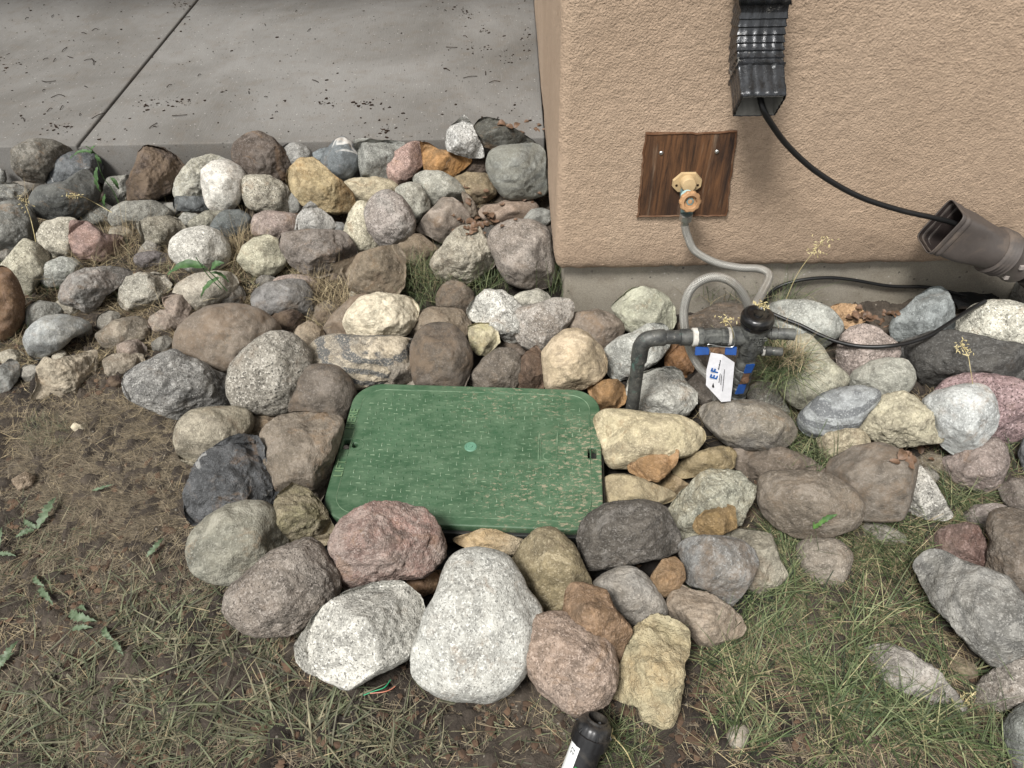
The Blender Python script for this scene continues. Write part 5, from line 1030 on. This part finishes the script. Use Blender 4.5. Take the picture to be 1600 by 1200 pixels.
def free_tuft(px, py, n, spread, lean, bend, length, width, z=0.02, az=None, Y=None):
    c = np.array((on_ground(px, py) if Y is None else at_y(px, py, Y))[:]); z = z if Y is None else c[2]; G = c+rng.normal(0, spread, (n, 3))*np.array([1, 1, 0]); G[:, 2] = np.maximum(ground_z(G[:, 0], G[:, 1]), 0)+z
    return blades(G, lean, bend, length, width, az)
def tufts(cx, cy, rx, ry, nt, per, spread, lean, bend, length, width, clump=0., rect=True):
    C_ = region(cx, cy, rx, ry, nt, rect, clump); V, F, o_ = [], [], 0
    for c in C_:
        m = max(3, int(rng.normal(per, per*.3))); d_ = rng.normal(0, spread, (m, 3)); d_[:, 2] = 0; sc = rng.uniform(.7, 1.25)
        G = c+d_; G[:, 2] = ground_z(G[:, 0], G[:, 1]); a0 = rng.uniform(0, 360)
        v_, f_ = blades(G, lean, bend, (length[0]*sc, length[1]*sc), width, (a0, rng.uniform(35, 110)), 4); V.append(v_); F.append(f_+o_); o_ += len(v_)
    return np.concatenate(V), np.concatenate(F)
def merge(parts):
    V, F, o = [], [], 0
    for v_, f_ in parts: V.append(v_); F.append(f_+o); o += len(v_)
    return np.concatenate(V), np.concatenate(F)
def grass_mat(name, cols, rough=.7):
    N = NT(name); g = N.n('NewGeometry'); cr_ = N.n('ValToRGB', i_0=g.outputs['Random Per Island']); e = cr_.color_ramp.elements
    while len(e) < len(cols): e.new(.5)
    for i, c in enumerate(cols): e[i].position = i/(len(cols)-1); e[i].color = lin(c, .8)
    v = N.obj(); k = N.rmp(N.noise(v, 60, 2), .35, .65, .75, 1.2); c = N.mix(1., cr_.outputs[0], N.n('CombineColor', i_0=k, i_1=k, i_2=k).outputs[0], 'MULTIPLY')
    N.b.inputs['Transmission Weight'].default_value = 0; return N.out(c, None, rough, spec=.3)
strawm = grass_mat('straw', ['#5a4d40', '#85755b', '#aa9a78', '#6a5b49', '#c0b18c', '#8f8065', '#4b4036'])
thm = grass_mat('thatch', ['#463e35', '#6b6051', '#8c7f69', '#585046', '#a4967d', '#39332d'])
greenm = grass_mat('green_blades', ['#232c1d', '#404f2f', '#616f46', '#2d3827', '#868d66', '#495839', '#a09b74'])
mutm = grass_mat('cut_blades', ['#3d4230', '#555b42', '#6f7357', '#48473a', '#857f66', '#363a2b'])
# brown thatch of the worn lawn on the left
P_ = [blades(region(210, 720, 180, 110, 9000, False, .8), (72, 95), (-20, 25), (.02, .05), (.0006, .0012), (170, 50), 3),
      blades(region(170, 760, 230, 190, 13000, True, 1.1), (70, 100), (-25, 25), (.012, .045), (.0005, .0011), seg=3),
      blades(region(190, 740, 150, 110, 5000), (65, 95), (-20, 30), (.02, .05), (.0005, .001), (200, 25), 3),
      blades(region(210, 1030, 300, 170, 6000, True, 1.7), (70, 98), (-20, 20), (.012, .05), (.0005, .0012), seg=3),
      blades(region(300, 480, 320, 130, 5500, True), (55, 98), (-20, 40), (.015, .05), (.0006, .0012), seg=3),
      blades(region(1370, 980, 260, 230, 4500, True, 1.6), (65, 98), (-20, 30), (.02, .06), (.0006, .0014), seg=3),
      blades(region(850, 1120, 320, 80, 1500, True), (75, 95), (-10, 10), (.01, .05), (.0005, .0012), seg=3)]
o = link_mesh('thatch', npmesh('thatch', *merge(P_)), thm, smooth=False); tag(o, 'brown matted dead grass over the bare soil', 'dead grass', kind='stuff')
P_ = [free_tuft(1232, 560, 170, .02, (15, 95), (10, 60), (.04, .09), (.0008, .0014), Y=YH+.03), free_tuft(1120, 478, 60, .05, (20, 85), (5, 50), (.05, .12), (.0007, .0013), .03),
      free_tuft(385, 400, 160, .03, (10, 65), (5, 50), (.05, .11), (.0008, .0015)), free_tuft(500, 470, 200, .03, (20, 80), (10, 60), (.05, .1), (.0007, .0013), .03), free_tuft(535, 500, 160, .03, (20, 80), (10, 60), (.05, .1), (.0007, .0013), .03),
      free_tuft(200, 385, 160, .04, (15, 75), (5, 50), (.05, .12), (.0007, .0013), .02), free_tuft(140, 430, 160, .05, (20, 80), (5, 50), (.05, .11), (.0007, .0013), .02), free_tuft(50, 340, 80, .03, (15, 75), (5, 50), (.05, .11), (.0007, .0013), .03), free_tuft(290, 470, 160, .05, (30, 85), (5, 50), (.05, .1), (.0007, .0013), .02), free_tuft(690, 455, 90, .04, (10, 65), (10, 60), (.05, .11), (.0007, .0013)),
      blades(region(260, 520, 250, 55, 2600, True, 1.1), (45, 95), (0, 50), (.03, .085), (.0007, .0014)),
      blades(region(180, 400, 170, 60, 1500, True, .9), (30, 85), (0, 50), (.035, .09), (.0006, .0012)),
      blades(region(520, 500, 45, 45, 700), (20, 85), (0, 60), (.04, .09), (.0006, .0012)),
      blades(region(370, 395, 35, 45, 380), (15, 60), (5, 50), (.05, .1), (.0008, .0016)),
      blades(region(480, 410, 60, 20, 250), (40, 90), (0, 40), (.03, .07), (.0006, .0012)),
      blades(region(400, 440, 60, 40, 500), (50, 90), (0, 40), (.03, .07), (.0006, .0012)),
      blades(region(450, 560, 40, 30, 100), (50, 90), (0, 40), (.03, .06), (.0006, .0012)),
      blades(region(120, 650, 150, 60, 600, True), (60, 92), (0, 30), (.02, .06), (.0007, .0013)),
      blades(region(190, 800, 200, 200, 900, True), (70, 92), (-10, 30), (.02, .06), (.0006, .0012)),
      blades(region(280, 1050, 290, 140, 450, True, 1.3), (70, 92), (-10, 30), (.03, .09), (.0007, .0016)),
      blades(region(1120, 445, 100, 22, 380, True), (15, 85), (0, 60), (.04, .1), (.0007, .0012)),
      blades(region(1250, 590, 40, 60, 500), (20, 80), (0, 60), (.03, .08), (.0007, .0013)),
      blades(region(1320, 760, 230, 150, 1300, True, 1.), (50, 92), (0, 40), (.03, .09), (.0007, .0014)),
      blades(region(1350, 1000, 250, 190, 1900, True, 1.2), (50, 92), (0, 40), (.03, .09), (.0009, .002)),
      blades(region(760, 335, 50, 40, 250), (60, 95), (0, 30), (.02, .06), (.0006, .0012)),
      blades(region(850, 310, 30, 20, 120), (60, 95), (0, 30), (.02, .06), (.0006, .0012)),
      blades(region(820, 1130, 260, 60, 130, True), (75, 92), (0, 30), (.03, .09), (.0008, .0018)),
      blades(region(1530, 620, 80, 200, 300, True), (45, 90), (0, 40), (.03, .08), (.0007, .0014))]
o = link_mesh('dry_grass', npmesh('dry_grass', *merge(P_)), strawm, smooth=False); tag(o, 'pale dry grass stems between the rocks', 'dry grass', kind='stuff')
P_ = [free_tuft(1228, 575, 260, .018, (10, 95), (10, 60), (.045, .12), (.001, .0019), Y=YH+.03), free_tuft(1205, 595, 120, .02, (5, 80), (10, 60), (.05, .1), (.001, .0018), Y=YH+.02),
      free_tuft(1215, 500, 80, .025, (5, 60), (5, 50), (.08, .18), (.0008, .0016), .03), free_tuft(1110, 478, 60, .05, (10, 80), (5, 50), (.05, .14), (.0009, .0016), .04), free_tuft(1165, 478, 60, .03, (10, 70), (5, 50), (.05, .13), (.0009, .0016), .04),
      free_tuft(645, 450, 150, .03, (5, 60), (10, 70), (.05, .11), (.0007, .0014)), free_tuft(690, 462, 150, .03, (5, 60), (10, 70), (.05, .11), (.0007, .0014)), free_tuft(755, 465, 110, .025, (5, 60), (10, 60), (.05, .11), (.0008, .0015)),
      free_tuft(872, 470, 60, .02, (5, 50), (10, 50), (.07, .15), (.0009, .0018)), free_tuft(1270, 745, 90, .03, (20, 80), (0, 50), (.05, .1), (.001, .002), .03),
      blades(region(655, 455, 60, 45, 520), (5, 60), (10, 60), (.05, .11), (.0007, .0014)),
      blades(region(750, 455, 45, 25, 230), (5, 55), (10, 60), (.05, .1), (.0008, .0015)),
      blades(region(872, 460, 20, 35, 110), (5, 45), (10, 50), (.06, .14), (.0009, .0018)),
      blades(region(1120, 455, 110, 25, 300, True), (10, 80), (0, 60), (.05, .13), (.0009, .0018)),
      blades(region(1240, 575, 45, 60, 620), (10, 75), (10, 60), (.05, .12), (.001, .0019)),
      blades(region(1235, 470, 30, 25, 160), (10, 60), (5, 40), (.08, .17), (.0008, .0015)),
      blades(region(1265, 720, 45, 70, 260), (20, 80), (0, 60), (.04, .1), (.001, .002)),
      blades(region(1215, 870, 30, 60, 450), (25, 85), (0, 50), (.04, .08), (.001, .002)),
      blades(region(1400, 850, 80, 45, 520), (40, 85), (0, 50), (.05, .11), (.001, .0022), (200, 40)),
      blades(region(1490, 790, 60, 50, 350), (35, 85), (0, 50), (.04, .09), (.001, .002)),
      blades(region(1250, 930, 120, 50, 260, True), (50, 88), (0, 40), (.04, .09), (.001, .0022)),
      tufts(1190, 1010, 110, 90, 24, 22, .012, (25, 85), (5, 50), (.05, .1), (.0012, .0026)),
      tufts(1350, 1010, 240, 170, 40, 26, .014, (25, 88), (5, 50), (.05, .125), (.0014, .003), .9),
      tufts(1430, 1120, 190, 90, 20, 30, .016, (25, 85), (5, 45), (.06, .14), (.0016, .0032)),
      blades(region(1540, 720, 60, 200, 250, True), (30, 85), (0, 50), (.04, .1), (.001, .002)),
      blades(region(150, 395, 190, 100, 260, True), (20, 80), (0, 40), (.05, .1), (.0008, .0016)),
      blades(region(30, 480, 60, 90, 150, True), (20, 80), (0, 40), (.05, .1), (.0008, .0016)),
      blades(region(400, 430, 90, 40, 130, True), (40, 85), (0, 40), (.04, .09), (.0008, .0016)),
      blades(region(960, 1170, 60, 40, 260), (10, 70), (10, 50), (.03, .08), (.0008, .0016))]
o = link_mesh('grass', npmesh('grass', *merge(P_)), greenm, smooth=False); tag(o, 'green grass blades among the rocks and at lower right', 'grass', kind='stuff')
P_ = [tufts(290, 1070, 290, 130, 46, 20, .016, (60, 90), (-5, 25), (.04, .1), (.0018, .004), 1.1),
      blades(region(280, 1060, 300, 150, 300, True, 1.3), (65, 90), (-5, 25), (.035, .1), (.0016, .0036)),
      blades(region(120, 1140, 200, 90, 600, True), (50, 88), (0, 25), (.03, .08), (.0012, .0028)),
      blades(region(330, 960, 150, 60, 300, True), (60, 90), (0, 25), (.03, .08), (.0012, .0026)),
      blades(region(60, 870, 90, 90, 350), (50, 88), (0, 35), (.02, .06), (.001, .0022)),
      blades(region(75, 680, 35, 28, 330), (30, 80), (0, 35), (.015, .04), (.0008, .0014)),
      blades(region(740, 1150, 260, 60, 160, True), (70, 90), (0, 20), (.03, .09), (.0012, .0026)),
      blades(region(640, 1160, 60, 50, 120), (10, 70), (0, 40), (.03, .08), (.0012, .0026))]
o = link_mesh('cut_grass', npmesh('cut_grass', *merge(P_)), mutm, smooth=False); tag(o, 'flattened dull green grass at lower left', 'grass', kind='stuff')
# ---------------------------------------------------------------- leaves
def leaf_geo(p0, p1, width, arch=.12, serr=0., nrm=None, seed=0, n=26):
    p0, p1 = Vector(p0), Vector(p1); ax_ = p1-p0; L_ = ax_.length; a_ = ax_.normalized(); up__ = Vector(nrm or (0, -.3, 1)); s_ = a_.cross(up__).normalized(); u_ = s_.cross(a_).normalized(); V = []
    rr = random.Random(seed)
    for i in range(n+1):
        t = i/n; w_ = width*math.sin(math.pi*min(1, t**.8))**.8*(1-.25*t)+.0006; 
        if serr: w_ *= 1-serr*(((t*7) % 1))*(1 if 0 < i < n else 0)
        c_ = p0+a_*(L_*t)+u_*(L_*arch*math.sin(math.pi*t))+s_*(.06*L_*math.sin(t*4+seed))
        for k in (-1, -.5, 0, .5, 1): V.append(c_+s_*w_*k+u_*(abs(k)*w_*.35+.0012*math.sin(t*23+k*5+seed)*(abs(k))))
    F_ = [(i*5+k, i*5+k+1, i*5+k+6, i*5+k+5) for i in range(n) for k in range(4)]
    return np.array([q[:] for q in V]), np.array(F_)
def leaf_mat(name, c1, c2):
    N = NT(name); v = N.obj(); a = N.noise(v, 60, 5, .7); col = N.mix(N.rmp(a, .4, .65), lin(c1, .8), lin(c2, .8))
    return N.out(col, N.bump(N.noise(v, 200, 4, .7), .001, .6), .55, spec=.35)
leafm = leaf_mat('weed_leaf', '#35502c', '#4f6c40'); dull = leaf_mat('dull_leaf', '#4a5a40', '#6c7b62'); bright = leaf_mat('torn_leaf', '#36562a', '#527537'); dryl = leaf_mat('dry_leaf', '#54402f', '#7d6350')
def weed(lab, base, leaves, stems, mat, name='weed'):
    w_ = empty(name, base); tag(w_, lab, 'weed')
    for i, (p0, p1, wd, se) in enumerate(leaves): link_mesh('leaf', npmesh('leaf', *leaf_geo(p0, p1, wd, .14, se, seed=i)), mat, w_)
    for s in stems:
        bm = BM(); tube(bm, cat(s, 6), .0012, 8); bm_obj('stem', bm, mat, w_)
    return w_
q = lambda a_, b_, o_=.03: drape(a_, b_, o_)
Yw = at_z(150, 300, .12).y
z_ = lambda a_, b_: at_y(a_, b_, Yw-.02)
weed('young weed with toothed leaves at the slab joint over dark slate rock', z_(172, 330), [(z_(150, 240), z_(110, 246), .006, .1), (z_(143, 240), z_(150, 228), .006, .1), (z_(150, 240), z_(158, 256), .005, .1), (z_(152, 261), z_(160, 302), .012, .45), (z_(172, 278), z_(187, 295), .006, .1), (z_(163, 302), z_(170, 328), .006, .3)], [(z_(186, 318), z_(175, 295), z_(160, 275), z_(148, 240), z_(134, 228))], leafm)
Yw2 = at_z(325, 460, .10).y; z2 = lambda a_, b_, o_=0: at_y(a_, b_, Yw2-.01-o_)
weed('green weed with one wide lance leaf lying on the cream rock', z2(350, 450), [(z2(321, 418), z2(262, 427), .013, .05), (z2(330, 420), z2(350, 412), .012, 0), (z2(343, 436), z2(314, 466), .009, .1), (z2(330, 425), z2(358, 440), .004, 0)], [(z2(355, 455), z2(338, 435), z2(318, 415)), (z2(346, 452), z2(325, 430), z2(306, 402))], leafm)
for lab, pts in (('jagged grey green leaf clump at the left lawn edge, upper of the left group', ((62, 832, 96, 784, .022), (58, 835, 30, 845, .014), (60, 832, 45, 818, .012))),
                 ('pale jagged leaf pair at the very left edge near the bottom', ((0, 1045, 38, 1008, .014), (-5, 1055, 30, 1028, .016))),
                 ('small wilted leaf cluster on soil left of centre', ((60, 905, 74, 925, .011), (72, 920, 86, 955, .014))),
                 ('crumpled wilted leaf nest above the cut grass', ((115, 960, 155, 980, .02), (118, 985, 150, 990, .012), (128, 952, 140, 962, .01))),
                 ('folded wilted leaf beside the cut grass blades', ((168, 985, 182, 1010, .013), (185, 1005, 196, 1032, .012))),
                 ('single faded leaf on brown thatch left of the ring', ((232, 876, 262, 848, .013),)),
                 ('narrow green leaf lying across the thatch', ((148, 772, 182, 766, .007),)),
                 ('grey green leaf tuft at the left frame edge', ((0, 870, 12, 830, .012), (2, 868, 30, 878, .01)))):
    weed(lab, on_ground(pts[0][0], pts[0][1]), [(on_ground(a_, b_)+Vector((0, 0, .012)), on_ground(c_, d_)+Vector((0, 0, .016)), w_*.58, .6) for a_, b_, c_, d_, w_ in pts], [], dull, 'wilted_weed')
tl = link_mesh('torn_leaf', npmesh('torn_leaf', *leaf_geo(q(1270, 825, .006), q(1307, 802, .006), .008, .05, .35, ray(1290, 812)*-1, 3)), bright); origin_to(tl, q(1290, 812, .01)); tag(tl, 'crumpled bright green torn leaf lying on a large brown boulder', 'leaf')
lv = []
for k in range(95):
    c = random.choice([(745, 318, 28, 30), (765, 345, 35, 18), (735, 352, 25, 12), (1362, 494, 30, 7), (1385, 498, 16, 8), (1340, 492, 14, 6), (845, 312, 22, 9), (820, 200, 30, 6), (1430, 715, 20, 10)]); a_, b_ = random.gauss(c[0], c[2]*.6), random.gauss(c[1], c[3]*.6); p = q(a_, b_, .006); an = random.uniform(0, 6.28); l_ = random.uniform(.010, .03)
    if p.y > YW+.01 and p.x > XC: p.y = YW
    lv.append(leaf_geo(p, p+Vector((math.cos(an)*l_, math.sin(an)*l_, random.uniform(-.004, .008))), l_*random.uniform(.3, .55), random.uniform(-.1, .3), .2, seed=k, n=8))
o = link_mesh('leaf_litter', npmesh('leaf_litter', *merge(lv)), dryl); tag(o, 'brown dead leaves caught between the rocks', 'leaf litter', kind='stuff')
# ---------------------------------------------------------------- seed heads
seedm = leaf_mat('seed', '#b8a878', '#d3c79a')
def seed_head(lab, base, path, sd=0, k=26, sp=.010):
    rr = random.Random(sd); e = empty('grass_seed_head', base); tag(e, lab, 'seed head'); P = cat([base]+path, 10); bm = BM(); tube(bm, P, .0008, 6); bm_obj('stalk', bm, seedm, e); bm = BM()
    for i in range(k):
        p = P[-1-int(rr.random()*len(P)*.33)]+Vector((rr.gauss(0, sp), rr.gauss(0, sp*.6), rr.gauss(0, sp*.6))); d_ = Vector((rr.gauss(0, 1), rr.gauss(0, 1), rr.gauss(0, 1))); lathe(bm, p, d_, [(0, .0002), (.002, .0011), (.005, .0009), (.0075, .0002)], 6)
    bm_obj('seeds', bm, seedm, e)
Yk = at_z(1180, 560, .1).y
seed_head('dry seed head drooping over the round dark banded stone', q(175, 332, .0), [q(150, 318, .05), q(128, 307, .06), q(106, 306, .06)], 1, 30, .006)
seed_head('feathery seed head in front of the plain grey boulder at the left', q(60, 400, .0), [q(50, 350, .05), q(42, 325, .06), q(36, 312, .06)], 2, 30)
seed_head('golden seed head standing before the charcoal boulder', q(1520, 600, .0), [q(1516, 575, .04), q(1512, 555, .05), q(1500, 535, .05)], 3, 40, .008)
seed_head('pale seed sprigs in front of the stucco above the cable', at_y(1225, 475, YW-.05), [at_y(1245, 430, YW-.06), at_y(1270, 395, YW-.07), at_y(1290, 372, YW-.08)], 4, 46, .012)
seed_head('small seed sprig over the copper pipe', at_y(1146, 560, YH+.03), [at_y(1146, 525, YH-.02), at_y(1140, 506, YH-.03), at_y(1130, 500, YH-.03)], 5, 26, .007)
seed_head('seed sprig rising behind the black bonnet cap', at_y(1205, 500, YH+.06), [at_y(1200, 485, YH+.02), at_y(1192, 478, YH+.01), at_y(1186, 475, YH)], 6, 30, .007)
seed_head('pale seed head lying beside the sprinkler body', on_ground(990, 1205)+Vector((0, 0, .01)), [on_ground(975, 1185)+Vector((0, 0, .03)), on_ground(955, 1165)+Vector((0, 0, .035)), on_ground(938, 1155)+Vector((0, 0, .035))], 7, 40, .005)
seed_head('dry seed head left of the big grey gnarled boulder', on_ground(1440, 985)+Vector((0, 0, .0)), [on_ground(1475, 965)+Vector((0, 0, .05)), on_ground(1500, 975)+Vector((0, 0, .05)), on_ground(1515, 995)+Vector((0, 0, .04))], 8, 24, .004)
seed_head('dry seed head near the bottom right corner', on_ground(1530, 1090), [on_ground(1510, 1095)+Vector((0, 0, .03)), on_ground(1495, 1110)+Vector((0, 0, .03))], 9, 24, .006)
# ---------------------------------------------------------------- crumbs: debris on the slab, clods and gravel on the soil
bm = BM(); deb = plastic('bark_bits', '#2a211b', .9, .1, .3, '#5b4636')
def bit(c_, r_):
    M = Matrix.Translation(c_) @ Matrix.Rotation(random.uniform(0, 6), 4, 'Z') @ Matrix.Diagonal((r_*random.uniform(.7, 1.9), r_, r_*.5, 1)); g = bmesh.ops.create_icosphere(bm, subdivisions=1, radius=1, matrix=M)
    for v_ in g['verts']: v_.co += Vector((random.uniform(-1, 1), random.uniform(-1, 1), random.uniform(-.3, .3)))*r_*.3
for k in range(620):
    if k < 300:
        cx, cy, sx_, sy2 = random.choice([(15, 95, 14, 6), (275, 160, 22, 5), (230, 162, 18, 6), (575, 162, 14, 4), (728, 20, 8, 4), (752, 47, 12, 5), (790, 85, 8, 6), (100, 200, 10, 5), (160, 222, 16, 5), (605, 203, 6, 4), (510, 158, 10, 4), (285, 10, 6, 3), (827, 60, 6, 14), (745, 75, 12, 5)]); a_, b_ = random.gauss(cx, sx_), random.gauss(cy, sy2)
    else: a_, b_ = random.uniform(0, 830), random.uniform(0, 215)
    p = at_z(a_, b_, ZB+.001)
    if p.y > SLABY+.01 and p.x < XC-.01: bit(p, abs(random.gauss(0, .0016))+.0009 if k > 25 else random.uniform(.003, .006))
for k in range(46):
    a_, b_ = random.uniform(0, 825), random.uniform(5, 205)
    if k < 14: a_, b_ = random.uniform(0, 150), random.uniform(20, 190)
    p = at_z(a_, b_, ZB+.002); 
    if p.y < SLABY+.03 or p.x > XC-.03: continue
    an = random.uniform(-1.6, 1.6); l_ = random.uniform(.008, .05); d_ = Vector((math.cos(an), math.sin(an), 0)); tube(bm, cat([p, p+d_*l_*.5+Vector((0, l_*random.uniform(-.35, .35), .003)), p+d_*l_], 3), .0011, 5)
tag(bm_obj('plant_debris', bm, deb, smooth=False), 'bark crumbs and twigs scattered on the slab', 'debris', kind='stuff')
bm = BM(); G = region(560, 960, 560, 240, 900, True)
for g_ in G: bit(Vector(g_)+Vector((0, 0, .004)), abs(random.gauss(.003, .002))+.0015)
G = region(1300, 950, 280, 240, 450, True)
for g_ in G: bit(Vector(g_)+Vector((0, 0, .004)), abs(random.gauss(.003, .002))+.0015)
G = region(300, 420, 300, 200, 500, True)
for g_ in G: bit(Vector(g_)+Vector((0, 0, .004)), abs(random.gauss(.003, .002))+.0015)
N = NT('clods'); g = N.n('NewGeometry'); c = N.mix(g.outputs['Random Per Island'], lin('#332820', .75), lin('#6a5544', .75)); clodm = N.out(c, N.bump(N.noise(N.obj(), 300, 4, .7), .001, .8), .95)
tag(bm_obj('soil_crumbs', bm, clodm, smooth=False), 'crumbs of dark soil', 'soil crumbs', kind='stuff')
